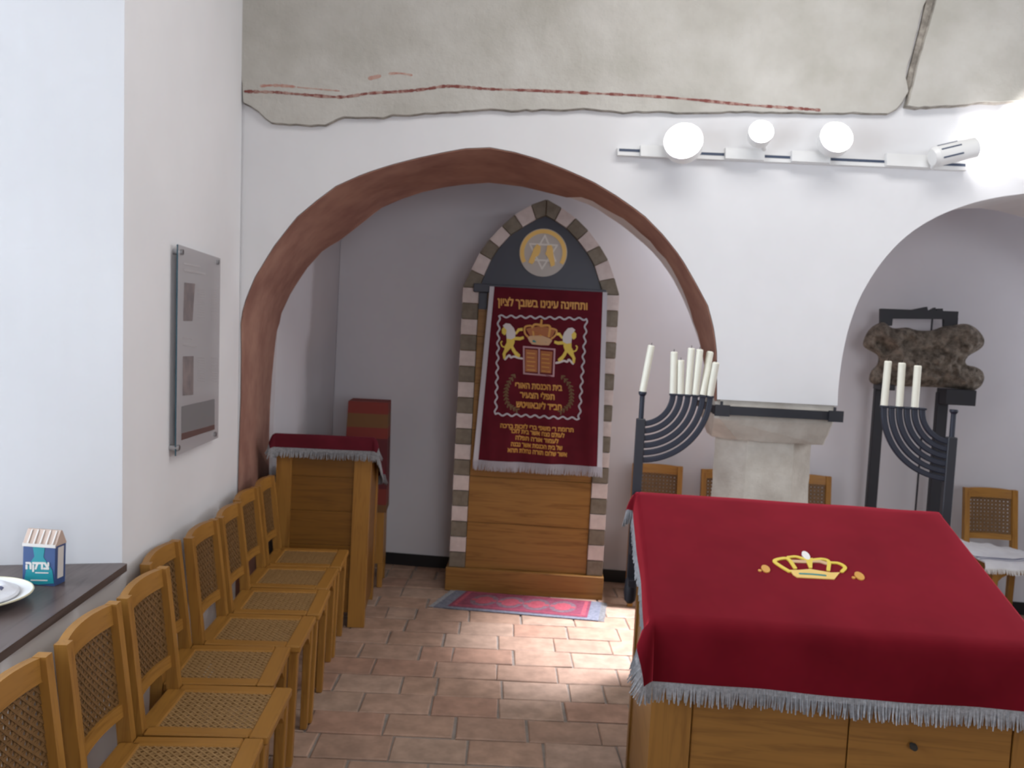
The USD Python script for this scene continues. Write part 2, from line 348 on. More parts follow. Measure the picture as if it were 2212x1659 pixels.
for r in range(-30, 18):
    off = (r % 2) * BL * 0.5 + rng.uniform(-0.05, 0.05); a = -2.1 + off - BL
    while a < XR:
        w = BL * rng.choice([1.0, 1.0, 1.0, 0.97, 1.03, 0.55]); c = np.array([0, 3.0, 0]) + be * (a + w / 2) + bn * (r * BP + BP / 2)
        if -1.3 < c[0] < XR - 0.1 and YR + 0.1 < c[1] < 6.05 - 0.17 * c[0]:
            cells.append((a, r * BP, w, BP, c))
        a += w
vis = [c for c in cells if -1.0 < c[4][0] < 1.75 and 2.75 < c[4][1] < 5.9]
vis = sorted(vis, key=lambda c: np.linalg.norm(c[4][:2]))[:280]
keep = {id(c) for c in vis}
for c in cells:
    m = brick(*c[:4])
    if id(c) in keep: floor.add('brick', m, 'terracotta_%d' % rng.integers(6))
    else: rest.append(m)
k = len(rest) // 3
for i in range(3): floor.add('far_bricks', cat(*rest[i::3]), 'terracotta_%d' % (i * 2), kind='stuff')

# the arcade between the room and the aisle: its front stands in PW
PW = Plane((0, 4.1675, 0), (1, -0.05, 0), (0, 0, 1)); CU = PW.u[0]
OUT = [(513, 1040), (515, 960), (519, 860), (520, 760), (519, 690), (527, 655), (549, 600), (590, 533), (639, 470), (683, 433), (726, 401), (784, 375), (842, 356), (900, 341), (950, 330), (1004, 320),
       (1059, 318), (1112, 328), (1167, 344), (1224, 366), (1280, 391), (1335, 424), (1390, 463), (1435, 509), (1472, 556), (1502, 608), (1531, 662), (1543, 712), (1549, 756), (1549, 866)]
INN = [(581, 1060), (581, 943), (583, 878), (588, 805), (596, 726), (606, 675), (628, 628), (661, 578), (697, 538), (733, 517), (776, 484), (820, 448), (866, 428), (914, 412), (960, 402), (1004, 396), (1059, 392),
       (1131, 401), (1221, 423), (1280, 445), (1345, 488), (1403, 537), (1435, 574), (1459, 612), (1482, 660), (1500, 709), (1514, 750), (1522, 788), (1527, 866)]
KA, KK = 4.90, -0.235
NA = 72
fo = resample([PW.hit(*p) for p in OUT], NA)
ib = np.array([on_y(px, py, KA, KK) for px, py in INN]); ib = resample(ib[:, [0, 2]], NA)
fo = np.vstack([[[fo[0, 0], 0.0]], fo]); ib = np.vstack([[[ib[0, 0], 0.0]], ib])
a2 = [(1809, 878), (1812, 827), (1821, 763), (1836, 700), (1862, 634), (1905, 566), (1957, 511), (2020, 470), (2090, 442), (2150, 427), (2212, 418)]
a2 = smooth_line([PW.hit(*p) for p in a2], 4)
top = a2[-1]; cxm = top[0] + 0.10
a2 = np.vstack([a2, [[cxm, top[1] + 0.008]], np.stack([2 * cxm - a2[::-1, 0], a2[::-1, 1]], 1)])
foot = [a2[-1, 0], 0.0]
ZW = 3.55
front = np.vstack([[[-1.35, 0.0]], fo, [[fo[-1, 0], 1.432]], [[a2[0, 0], 1.432]], a2, [foot], [[XR + 0.02, 0]], [[XR + 0.02, ZW]], [[-1.35, ZW]]])
back = np.vstack([[[-1.35, 0.0]], ib, [[ib[-1, 0], 1.432]], [[a2[0, 0], 1.432]], a2, [foot], [[XR + 0.02, 0]], [[XR + 0.02, ZW]], [[-1.35, ZW]]])
def mf(v): return PW.at(v[:, 0], v[:, 1])
def mb(v):
    x = v[:, 0]; q = PW.at(x, v[:, 1]); t = np.clip((x - 1.40) / 0.3, 0, 1); q[:, 0] = np.where(x < 1.6, x, q[:, 0])
    q[:, 1] = (KA + KK * x) * (1 - t) + (q[:, 1] + 0.5) * t; return q
arcade = struct('wall_arcade', shell([front], [back], mf, mb), 'white_wall')
# the painted band on the soffit of the left arch: a thin coat of paint with a worn edge
F3, B3 = mf(fo), mb(ib); cen = np.array([0.16, 4.6, 1.35]); nd = 11; band = []
fr = np.ones(len(fo)); xs = np.array([p[0] for p in fo]); rr = np.random.default_rng(3)
hi = fo[:, 1] > 0
for i in range(len(fo)):
    if xs[i] > 0.62: fr[i] = np.interp(xs[i], [0.62, 0.7, 0.95, 1.15, 1.28, 1.37], [0.86, 0.72, 0.62, 0.66, 0.8, 0.97]) + rr.uniform(-0.05, 0.05)
for i in range(len(fo)):
    nrm = cen - F3[i]; nrm[1] = 0; nrm[2] = max(nrm[2], -1e9) if fo[i, 1] > 1.35 else 0; nrm /= np.linalg.norm(nrm)
    band.append([F3[i] + (B3[i] - F3[i]) * fr[i] * t + nrm * 0.007 for t in np.linspace(0, 1, nd)])
band = np.array(band); nb = np.cross(np.gradient(band, axis=0), np.gradient(band, axis=1)); nb /= np.linalg.norm(nb, axis=2, keepdims=True) + 1e-9
sg = np.sign(np.sum(nb * (cen - band), axis=2, keepdims=True)); sg[sg == 0] = 1
arcade.add('painted_band', sheet(band, nb * sg, 0.0035), 'red_paint', smooth=40, label='worn terracotta red paint on the underside of the arch')
# old plaster left showing above the arches, thicker than the white coat
PL1 = [(470, -190), (486, -80), (500, 0), (508, 40), (513, 80), (521, 130), (525, 165), (528, 200), (529, 224), (543, 232), (562, 243), (575, 256), (588, 268), (612, 267), (640, 270), (672, 272), (704, 273), (718, 267), (744, 255),
       (770, 257), (808, 256), (870, 250), (900, 248), (940, 247), (975, 243), (1001, 241), (1060, 239), (1105, 241), (1150, 240), (1215, 238), (1280, 237), (1318, 241), (1345, 245), (1372, 242), (1400, 243), (1500, 246),
       (1590, 244), (1700, 245), (1800, 247), (1880, 246), (1913, 248), (1930, 236), (1944, 221), (1956, 203), (1955, 190), (1950, 170), (1953, 150), (1961, 125), (1967, 98), (1974, 72), (1980, 40), (1990, 15), (1998, 0), (2030, -90), (2070, -190)]
PL2 = [(1953, 232), (1960, 205), (1968, 170), (1978, 130), (1988, 95), (2003, 45), (2014, 0), (2045, -90), (2085, -190), (2500, -190), (2500, 210), (2330, 216), (2212, 222), (2150, 225), (2100, 227), (2050, 233), (2000, 234), (1975, 236)]
for nm, pp, tk in (('old_plaster', PL1, 0.026), ('old_plaster', PL2, 0.045)):
    g = PW.poly(pp); hull = g.segmentize(0.05)
    g = Polygon([(a + 0.006 * (meshkit.noise((a * 30, b * 30, 0)) - 0.5), b + 0.012 * (meshkit.noise((a * 26, b * 26, 5)) - 0.5)) for a, b in hull.exterior.coords[:-1]])
    arcade.add('plaster_edge', PW.slab(g.buffer(0.004), 0.0, tk * 0.75), 'plaster_edge')
    arcade.add(nm, PW.slab(g, 0.0, tk), 'old_plaster', label='patch of bare grey old plaster above the arch')
arcade.add('crevice', PW.slab(PW.poly([(1985, 60), (1950, 195), (1962, 215), (1985, 205), (2040, 10), (2110, -190), (2040, -190)]), 0.0, 0.016), 'plaster_edge')
def stroke(pts, w0, seed, n=10):
    p = smooth_line([PW.hit(*q) for q in pts], n); r = np.random.default_rng(seed); g = []
    for i in range(len(p) - 1):
        w = w0 * r.uniform(0.55, 1.3); g.append(LineString(p[i:i + 2]).buffer(w / 2, 3))
    return union_all(g)
RL = [(533, 201), (600, 203), (660, 208), (740, 213), (800, 205), (870, 201), (920, 196), (960, 190), (1000, 191), (1060, 196), (1150, 199), (1280, 205), (1400, 211), (1500, 219), (1600, 229), (1700, 236), (1765, 241)]
arcade.add('painted_line', PW.slab(stroke(RL, 0.013, 1), 0.0262, 0.0272), 'red_line', label='dark red painted line along the old plaster')
for k, (q, w) in enumerate((([(568, 189), (600, 188), (640, 191)], 0.012), ([(645, 192), (690, 196), (735, 200)], 0.006), ([(800, 173), (822, 168)], 0.016), ([(842, 163), (865, 162), (890, 166)], 0.010))):
    arcade.add('painted_line', PW.slab(stroke(q, w, 5 + k), 0.0262, 0.0270), 'faded_red')

# walls round about
def wx(z): return -1.03 - 0.022 * (z - 0.9)
ZS = 0.886                                                              # top of the sill
QP, QQ = on_z(0, 1238, ZS), on_z(256, 1233, ZS)
sl = (QP[1] - QQ[1]) / (QP[0] - QQ[0])
YF = (on_x(259, 1215, wx(0.9))[1] + on_x(268, 600, wx(1.8))[1] + on_x(275, 0, wx(2.7))[1]) / 3          # where the embrasure's far cheek meets the wall
XO = -1.80
yo = YF + sl * (XO - wx(0.85))
fh = [(1.0, ZS - 0.025), (YF, ZS - 0.025), (YF - 0.01, 3.15), (1.0, 3.15)]; bh = [(1.15, ZS - 0.025), (yo, ZS - 0.025), (yo - 0.01, 3.0), (1.15, 3.0)]
ring = [(YR - 0.1, 0), (4.212, 0), (4.212, ZT), (YR - 0.1, ZT)]
def ml(v): return np.stack([wx(v[:, 1]), v[:, 0], v[:, 1]], 1)
def mo(v): return np.stack([np.full(len(v), XO), v[:, 0], v[:, 1]], 1)
wall_left = struct('wall_left', shell([ring, fh], [ring, bh], ml, mo), 'white_wall')
win = Node('/World/window_1'); UsdGeom.Xform.Define(stage, '/World/window_1'); tag(win.prim, kind='structure')
sx = wx(0.85)
win.add('sill', trimesh.convex.convex_hull(np.array([[x, y, z] for z in (ZS - 0.0245, ZS) for x, y in ((XO + 0.004, 1.13), (sx + 0.018, 1.012), (sx + 0.018, YF - 0.008), (sx, YF - 0.003), (XO + 0.004, yo - 0.008))])),
        'walnut_y', label='dark brown wooden window sill')
def window(node, ax, at_, a0, a1, z0, z1, nv, nh):
    """Frame, bars and panes in an opening; ax: the axis the wall runs along."""
    def b(p0, p1, q0, q1, d0, d1): return bx(at_ + d0, at_ + d1, p0, p1, q0, q1) if ax == 'y' else bx(p0, p1, at_ + d0, at_ + d1, q0, q1)
    w = 0.055
    node.add('window_frame', cat(b(a0, a0 + w, z0, z1, -.03, .03), b(a1 - w, a1, z0, z1, -.03, .03), b(a0 + w, a1 - w, z0, z0 + w, -.03, .03), b(a0 + w, a1 - w, z1 - w, z1, -.03, .03)), 'window_frame')
    for i in range(1, nv): x = a0 + (a1 - a0) * i / nv; node.add('glazing_bar', b(x - .015, x + .015, z0 + w, z1 - w, -.02, .02), 'window_frame')
    for i in range(1, nh): z = z0 + (z1 - z0) * i / nh; node.add('glazing_bar', b(a0 + w, a1 - w, z - .015, z + .015, -.018, .018), 'window_frame')
    node.add('pane', b(a0 + w * .8, a1 - w * .8, z0 + w * .8, z1 - w * .8, -.003, .003), 'pane')
window(win, 'y', XO - 0.04, 1.13, yo + 0.02, ZS - 0.05, 3.02, 2, 3)
# the aisle behind the arcade
KB, KBK = 5.97, -0.17
def yb(x): return KB + KBK * x
cx0 = -0.825
ang = [(cx0, yb(cx0)), (XR + 0.2, yb(XR + 0.2)), (XR + 0.2, yb(XR) + 0.3), (cx0 - 0.15, yb(cx0) + 0.3)]
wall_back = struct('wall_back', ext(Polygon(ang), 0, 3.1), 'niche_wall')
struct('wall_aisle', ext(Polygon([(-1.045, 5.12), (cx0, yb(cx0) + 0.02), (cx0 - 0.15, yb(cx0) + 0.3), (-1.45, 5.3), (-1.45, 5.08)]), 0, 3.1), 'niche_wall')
struct('baseboard_back', ext(Polygon([(cx0 + 0.005, yb(cx0 + 0.005) - 0.014), (XR - 0.01, yb(XR - 0.01) - 0.014), (XR - 0.01, yb(XR - 0.01) - 0.001), (cx0 + 0.005, yb(cx0 + 0.005) - 0.001)]), 0, 0.085), 'black_skirting')
zz = np.linspace(0, math.pi, 17); ar = [(4.0 + 1.3 * (1 - math.cos(t)), 2.86 + 0.34 * math.sin(t)) for t in zz]
cv = ext(Polygon(ar + [(6.7, 2.86), (6.7, 3.4), (3.95, 3.4), (3.95, 2.86)]), -1.45, XR + 0.2); q = cv.vertices.copy(); cv.vertices = np.stack([q[:, 2], q[:, 0], q[:, 1]], 1); cv.fix_normals()
cv.vertices[:, 1] = np.maximum(cv.vertices[:, 1], 4.30)
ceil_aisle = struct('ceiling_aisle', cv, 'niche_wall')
SY0, SY1, SZ0, SZ1 = 4.52, 5.0, 1.25, 2.36
def mr(v): return np.stack([np.full(len(v), XR), v[:, 0], v[:, 1]], 1)
def mr2(v): return np.stack([np.full(len(v), XR + 0.12), v[:, 0], v[:, 1]], 1)
WY0, WY1, WZ0, WZ1 = 2.2, 3.6, 1.25, 2.95
rr4 = [(YR - 0.1, 0), (6.0, 0), (6.0, ZT), (YR - 0.1, ZT)]; h4 = [(SY0, SZ0), (SY1, SZ0), (SY1, SZ1), (SY0, SZ1)]
h6 = [(WY0, WZ0), (WY1, WZ0), (WY1, WZ1), (WY0, WZ1)]
struct('wall_right', shell([rr4, h4, h6], [rr4, h4, h6], mr, mr2), 'white_wall')
w2 = Node('/World/window_2'); UsdGeom.Xform.Define(stage, '/World/window_2'); tag(w2.prim, kind='structure')
window(w2, 'y', XR + 0.06, SY0 - 0.03, SY1 + 0.03, SZ0 - 0.03, SZ1 + 0.03, 1, 1)
w4 = Node('/World/window_4'); UsdGeom.Xform.Define(stage, '/World/window_4'); tag(w4.prim, kind='structure')
window(w4, 'y', XR + 0.06, WY0 - 0.03, WY1 + 0.03, WZ0 - 0.03, WZ1 + 0.03, 2, 2)
RX = (0.2, 3.0); RZ = (1.25, 3.15)
def me(v): return np.stack([v[:, 0], np.full(len(v), YR), v[:, 1]], 1)
def me2(v): return np.stack([v[:, 0], np.full(len(v), YR - 0.25), v[:, 1]], 1)
re4 = [(-1.3, 0), (XR + 0.1, 0), (XR + 0.1, ZT), (-1.3, ZT)]; h5 = [(RX[0], RZ[0]), (RX[1], RZ[0]), (RX[1], RZ[1]), (RX[0], RZ[1])]
struct('wall_rear', shell([re4, h5], [re4, h5], me, me2), 'white_wall')
w3 = Node('/World/window_3'); UsdGeom.Xform.Define(stage, '/World/window_3'); tag(w3.prim, kind='structure')
window(w3, 'x', YR - 0.1, RX[0], RX[1], RZ[0], RZ[1], 3, 2)
pr = smooth_line([(4.30, 3.30), (4.10, 3.48), (3.85, 3.75), (3.3, 4.02), (2.5, 4.16), (1.4, 4.2), (0.0, 4.15), (-1.4, 3.95), (-2.5, 3.6), (-3.2, 3.2)], 4)
pg = Polygon(list(map(tuple, pr)) + [(-3.2, 4.6), (4.45, 4.6), (4.45, 3.30)])
ce = ext(pg, -1.4, XR + 0.1); q = ce.vertices.copy(); ce.vertices = np.stack([q[:, 2], q[:, 0], q[:, 1]], 1); ce.fix_normals()
struct('ceiling', ce, 'old_plaster')

# ------------------------------------------------------------------ stone pillar under the arches
pc = np.array([1.625, 4.37]); pil = thing('stone_pillar', 'short octagonal limestone pillar with a heavy capital carrying the two arches', 'pillar', (pc[0], pc[1], 0))
def rough(m, amp, sc, seed):
    m = m.copy(); n = m.vertex_normals; d = meshkit.fbm(np.array(m.vertices) * sc, 3, seed) - 0.5
    m.vertices = m.vertices + n * (d * amp)[:, None]; return m
def dense(m, e):
    v, f = trimesh.remesh.subdivide_to_size(m.vertices, m.faces, e); t = trimesh.Trimesh(v, f, process=True); t.merge_vertices(); return t
def layers(*ls): return trimesh.convex.convex_hull(np.array([(x, y, z) for z, pts in ls for x, y in pts]))
def spread(p, k): return [(pc[0] + (x - pc[0]) * k, pc[1] + (y - pc[1]) * k) for x, y in p]
SH8 = [(1.375, 4.33), (1.50, 4.19), (1.735, 4.165), (1.875, 4.27), (1.875, 4.50), (1.76, 4.56), (1.56, 4.56), (1.43, 4.48)]; SH8 = [(x + 0.055, y) for x, y in SH8]
CP = [(1.352, 4.135), (1.372, 4.112), (1.945, 4.082), (1.96, 4.10), (1.96, 4.575), (1.43, 4.60), (1.41, 4.57)]
CL = [(1.40, 4.30), (1.50, 4.18), (1.928, 4.130), (1.942, 4.15), (1.93, 4.53), (1.50, 4.57), (1.435, 4.50)]
pil.add('shaft', rough(dense(layers((-0.005, spread(SH8, 1.06)), (1.225, SH8)), 0.06), 0.012, 14, 2), 'limestone', smooth=25)
pil.add('capital', rough(dense(layers((1.222, CL), (1.335, CP), (1.432, CP)), 0.05), 0.010, 18, 4), 'limestone', smooth=25)
fl, fr2 = np.array([1.348, 4.098]), np.array([1.962, 4.068]); bt = (fr2 - fl) / np.linalg.norm(fr2 - fl); bnn = np.array([bt[1], -bt[0]])
def along(p, q, w, z0, z1, out=0.0):
    p, q = np.array(p), np.array(q); t = (q - p) / np.linalg.norm(q - p); n = np.array([t[1], -t[0]])
    return trimesh.convex.convex_hull(np.array([(*(c + n * o), z) for c in (p, q) for o in (out, out + w) for z in (z0, z1)]))
pil.add('iron_band', along(fl - bt * 0.02, fr2 + bt * 0.02, 0.03, 1.359, 1.402), 'iron', label='black iron clamp bar across the capital')
pil.add('iron_strap', along((1.40, 4.57), (1.345, 4.12), 0.014, 1.363, 1.400), 'iron'); pil.add('iron_strap', along((1.966, 4.09), (1.966, 4.58), 0.014, 1.363, 1.400), 'iron')
for q_, s in ((fl, 1), (fr2, -1)):
    c = q_ + bt * s * 0.02; cl = pil.add('clamp', along(c - bt * 0.037, c + bt * 0.037, 0.010, 1.352, 1.408, 0.031), 'iron')
    o_ = c + bnn * 0.018; cl.add('bolt', rod((o_[0], o_[1], 1.37), (o_[0], o_[1], 1.425), 0.007), 'iron')

# ------------------------------------------------------------------ cane chairs: seat towards +x, back at -x
CW, SD, SH, BH = 0.342, 0.39, 0.475, 0.872
def weave(w, h, cell, tw, mapf):
    """Cane: doubled strands both ways and two diagonals, as one woven mesh."""
    R = sbox(-w / 2, -h / 2, w / 2, h / 2); ms = []
    def strip(a, b, z):
        a, b = np.array(a), np.array(b); L = np.linalg.norm(b - a); n = max(2, int(L / 0.05) + 1); t = (b - a) / L; s = np.array([-t[1], t[0]]) * tw / 2
        c = [a + (b - a) * i / (n - 1) for i in range(n)]; v, f = [], []
        for i, q in enumerate(c):
            for o, zz in ((-1, 0), (1, 0), (1, -0.0012), (-1, -0.0012)):
                p = q + s * o; v.append((p[0], p[1], z + zz))
        for i in range(n - 1):
            for j in range(4):
                p, q = i * 4 + j, i * 4 + (j + 1) % 4; f += [[p, q, q + 4], [p, q + 4, p + 4]]
        return np.array(v), np.array(f)
    V, Fc, o = [], [], 0
    lines = []
    nx = max(2, round(w / cell)); cx = w / nx; ny = int(h / cx) + 1
    for i in range(nx):
        x = -w / 2 + (i + 0.5) * cx
        for d in (-0.18, 0.18): lines.append(((x + d * cx, -h / 2), (x + d * cx, h / 2), 0.0))
    for i in range(ny):
        y = -h / 2 + (i + 0.5) * cx
        for d in (-0.18, 0.18):
            if y + d * cx < h / 2: lines.append(((-w / 2, y + d * cx), (w / 2, y + d * cx), 0.001))
    k = int((w + h) / cx) + 2
    for i in range(-k, k):
        for s, z in ((1, 0.002), (-1, 0.003)):                            # the diagonals run between the holes
            t = (i + 0.5) * cx - w / 2 + s * h / 2
            l = LineString([(t - 2, -2 * s), (t + 2, 2 * s)]).intersection(R)
            if l.length > 0.01: lines.append((*[tuple(c) for c in l.coords], z))
    for a, b, z in lines:
        v, f = strip(a, b, z); V.append(v); Fc.append(f + o); o += len(v)
    v = np.vstack(V); return trimesh.Trimesh(mapf(v), np.vstack(Fc), process=False)
def curve_x(y): return -0.022 * (1 - (y / (CW / 2)) ** 2)               # the back is bowed
def rake(z): return -(z - SH) * 0.13
XB = -SD / 2 + 0.018
def make_chair(name, label, group):
    c = thing(name, label, 'chair', (0, 0, 0), 0, group)
    def A(n, m, k, **kw): return c.add(n, m, k, world=False, **kw)
    for s in (-1, 1):                                                     # back legs run up as the back's stiles
        y0, y1 = sorted((s * CW / 2, s * (CW / 2 - 0.034)))
        p = [(XB - 0.025, 0.0), (XB + 0.005, 0.0), (XB + 0.018, SH), (XB + 0.016 + rake(BH), BH), (XB - 0.016 + rake(BH), BH), (XB - 0.022, SH)]
        m = ext(Polygon(p), y0, y1); q = m.vertices.copy(); m.vertices = np.stack([q[:, 0], q[:, 2], q[:, 1]], 1); m.fix_normals()
        A('back_leg', m, 'oak_z')
    for s in (-1, 1):
        y0, y1 = sorted((s * CW / 2, s * (CW / 2 - 0.036)))
        m = bx(SD / 2 - 0.036, SD / 2, y0, y1, 0.0, SH - 0.028, 0.003); q = m.vertices.copy(); t = np.clip(1 - q[:, 2] / SH, 0, 1)
        q[:, 0] -= t * 0.008 * (q[:, 0] > SD / 2 - 0.02); m.vertices = q
        A('front_leg', m, 'oak_z')
    # seat frame: four flat boards round the cane
    f = SD / 2 + 0.008; w = CW / 2 + 0.002; b = 0.058
    A('seat_rail', bx(f - b, f, -w, w, SH - 0.028, SH, 0.005), 'oak_y'); A('seat_rail', bx(XB - 0.018, XB + 0.045, -w + 0.036, w - 0.036, SH - 0.028, SH, 0.004), 'oak_y')
    for s in (-1, 1):
        y0, y1 = sorted((s * w, s * (w - 0.05))); A('seat_rail', bx(XB + 0.020, f - b, y0, y1, SH - 0.028, SH, 0.004), 'oak_x')
    sx0, sx1 = XB + 0.045, f - b
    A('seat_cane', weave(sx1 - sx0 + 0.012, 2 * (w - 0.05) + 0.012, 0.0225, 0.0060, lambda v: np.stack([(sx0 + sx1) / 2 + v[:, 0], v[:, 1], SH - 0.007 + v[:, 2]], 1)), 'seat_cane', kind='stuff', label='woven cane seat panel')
    def apron(L):                                                         # a rail below the seat, arched between the legs
        n = 12; t = np.linspace(0, 1, n); z = SH - 0.030 - 0.028 - 0.05 * (np.abs(2 * t - 1) ** 4)
        return Polygon([(0, SH - 0.029), (L, SH - 0.029)] + list(zip(L * (1 - t), z)))
    m = ext(apron(CW - 0.07), SD / 2 - 0.028, SD / 2 - 0.008); q = m.vertices.copy(); m.vertices = np.stack([q[:, 2], q[:, 0] - CW / 2 + 0.035, q[:, 1]], 1); m.fix_normals(); A('apron', m, 'oak_y')
    for s in (-1, 1):
        m = ext(apron(SD - 0.075), 0, 0.02); q = m.vertices.copy(); m.vertices = np.stack([q[:, 0] + XB + 0.015, s * (CW / 2 - 0.018) + q[:, 2] - 0.01, q[:, 1]], 1); m.fix_normals(); A('apron', m, 'oak_x')
    # bowed rails of the back and the cane between them
    yy = np.linspace(-CW / 2 + 0.034, CW / 2 - 0.034, 13)
    def rail(z0, z1, th=0.022, arch=0.0):
        P = []
        for y in yy:
            a = arch * (1 - (y / (CW / 2)) ** 2)
            for z, o in ((z0, -1), (z0, 1), (z1 + a, 1), (z1 + a, -1)): P.append((XB + rake(z) + curve_x(y) + o * th / 2, y, z))
        n = len(yy); F_ = []
        for i in range(n - 1):
            for j in range(4):
                p, q = i * 4 + j, i * 4 + (j + 1) % 4; F_ += [[p, q, q + 4], [p, q + 4, p + 4]]
        F_ += [[0, 2, 1], [0, 3, 2], [4 * n - 4, 4 * n - 3, 4 * n - 2], [4 * n - 4, 4 * n - 2, 4 * n - 1]]
        m = trimesh.Trimesh(np.array(P), np.array(F_), process=False); m.fix_normals(); return m
    A('top_rail', rail(BH - 0.058, BH - 0.004, arch=0.008), 'oak_y', smooth=30); A('lower_rail', rail(0.548, 0.585), 'oak_y', smooth=30)
    z0, z1 = 0.578, BH - 0.05
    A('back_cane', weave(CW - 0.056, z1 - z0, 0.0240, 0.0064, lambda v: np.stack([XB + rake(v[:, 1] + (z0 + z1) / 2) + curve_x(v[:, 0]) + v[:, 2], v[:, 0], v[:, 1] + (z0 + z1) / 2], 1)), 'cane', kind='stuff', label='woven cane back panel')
    return c
GL = 'cane chairs in a row along the wall'
ORD = ['closest to the lectern', 'second from the lectern', 'third from the lectern', 'fourth from the lectern', 'fifth from the lectern', 'sixth from the lectern', 'seventh from the lectern', 'nearest the camera, cut off']
row = [(4.405, -.705, 0.4), (4.045, -.716, -1.0), (3.68, -.700, 0.6), (3.32, -.712, -0.8), (2.965, -.745, 1.2), (2.608, -.678, -1.0), (2.25, -.690, 0.4), (1.862, -.700, 0.6)]
# the first is made at its place, the others refer to it
chair0 = make_chair('cane_chair', 'oak cane chair in the row along the left wall, ' + ORD[0], GL)
def put(node, loc, rot):
    x = UsdGeom.Xform(node.prim); ops = x.GetOrderedXformOps(); ops[0].Set(Gf.Vec3d(*map(float, loc))); ops[1].Set(math.degrees(rot))
put(chair0, (row[0][1], row[0][0], 0), math.radians(row[0][2]))
for i in range(1, 8):
    y, x, r = row[i]
    copy_of(chair0, 'oak cane chair in the row along the left wall, ' + ORD[i], (x, y, 0), math.radians(r))
GR = 'cane chairs against the back wall'
for lab, px, py, dy in (('oak cane chair facing the room behind the left iron candelabrum', 1420, 1009, 0), ('oak cane chair half hidden behind the left side of the stone pillar', 1569, 1021, 0),
                    ('oak cane chair half hidden behind the right side of the stone pillar', 1738, 1031, 0), ('oak cane chair with a white cloth on its seat', 2137, 1061, 0)):
    p = on_z(px, py, BH); p[:2] *= 1.0 + 0.11 / p[1]; rot = math.radians(-90 - (10 if px < 1500 else 6))
    d = np.array([math.cos(rot), math.sin(rot)]); off = XB + rake(BH) - 0.01
    c = copy_of(chair0, lab, (p[0] - d[0] * off, p[1] - d[1] * off, 0), rot, GR); last = (p, rot, d, off)
# prayer cloth on the seat of the last chair
p, rot, d, off = last; o = np.array([p[0] - d[0] * off, p[1] - d[1] * off]); e = np.array([-d[1], d[0]])
clo = thing('folded_cloth', 'white cloth with dark stripes spread over the seat of the chair by the back wall', 'cloth', (o[0], o[1], SH), 0)
nu, nv = 36, 30; U, V = np.meshgrid(np.linspace(-0.19, 0.215, nu), np.linspace(-0.23, 0.20, nv), indexing='ij')
Z = SH + 0.012 + 0.012 * meshkit.noise(np.stack([U * 16, V * 16, U * 0], -1), 3) + 0.045 * np.clip((0.05 - U) / 0.24, 0, 1) * (0.5 + 0.5 * np.clip(-V / .2, -1, 1))
over = np.clip(U - 0.203, 0, 1); Z = Z - over * 3.0
P = np.stack([o[0] + d[0] * U + e[0] * V, o[1] + d[1] * U + e[1] * V, Z], -1)
N = np.zeros_like(P); N[..., 2] = 1
clo.add('cloth', sheet(P, N, 0.008), 'white_cloth', smooth=40)
for k, (a, b) in enumerate(((24, 26), (28, 29))):
    Q = P[a:b + 1].copy(); Q[..., 2] += 0.0015; clo.add('stripe', sheet(Q, N[a:b + 1], 0.001), 'blue_stripe', smooth=40)
rts = P[-1, ::1]; rts = resample(rts, 60)
clo.add('tassels', strands(rts, np.tile([d[0] * .3, d[1] * .3, -1.0], (60, 1)), 0.035, 0.006, np.tile([d[0], d[1], 0], (60, 1)), 5), 'white_thread', kind='stuff')

# ------------------------------------------------------------------ lectern by the arch and its cover
LX0, LX1, LY0, LY1 = -0.935, -0.412, 4.69, 5.255; ZF, ZB = 1.058, 0.80
lec = thing('lectern', 'tall oak lectern with a framed panel standing at the end of the chair row', 'lectern', ((LX0 + LX1) / 2, (LY0 + LY1) / 2, 0))
def zt(y): return ZF + (ZB - ZF) * (y - LY0) / (LY1 - LY0)
def prism_y(x0, x1, y0, y1, z0, drop=0.0):
    return trimesh.convex.convex_hull(np.array([(x, y, z) for x in (x0, x1) for y in (y0, y1) for z in (z0, zt(y) - drop)]))
w = 0.085
lec.add('post', prism_y(LX0, LX0 + w, LY0, LY0 + 0.05, 0), 'oak_z'); lec.add('post', prism_y(LX1 - w * 1.1, LX1, LY0, LY0 + 0.05, 0), 'oak_z')
lec.add('post', prism_y(LX0, LX0 + 0.05, LY1 - 0.06, LY1, 0), 'oak_z'); lec.add('post', prism_y(LX1 - 0.05, LX1, LY1 - 0.06, LY1, 0), 'oak_z')
for k in range(5):                                                        # boards of the front panel
    z0 = 0.08 + k * 0.193; lec.add('panel_board', bx(LX0 + w, LX1 - w * 1.1, LY0 + 0.016, LY0 + 0.034, z0, z0 + 0.1915 - (0.0 if k < 4 else 0.02), 0.001), 'lectern_x')
lec.add('side_panel', prism_y(LX1 - 0.03, LX1 - 0.008, LY0 + 0.05, LY1 - 0.06, 0.06), 'lectern_y'); lec.add('side_panel', prism_y(LX0 + 0.008, LX0 + 0.03, LY0 + 0.05, LY1 - 0.06, 0.06), 'lectern_y')
lec.add('back_panel', bx(LX0 + 0.05, LX1 - 0.05, LY1 - 0.04, LY1 - 0.02, 0.06, ZB - 0.005), 'lectern_x')
lec.add('top_board', trimesh.convex.convex_hull(np.array([(x, y, zt(y) + h) for x in (LX0 - 0.005, LX1 + 0.005) for y in (LY0 - 0.005, LY1 + 0.005) for h in (0.0, 0.022)])), 'lectern_x')
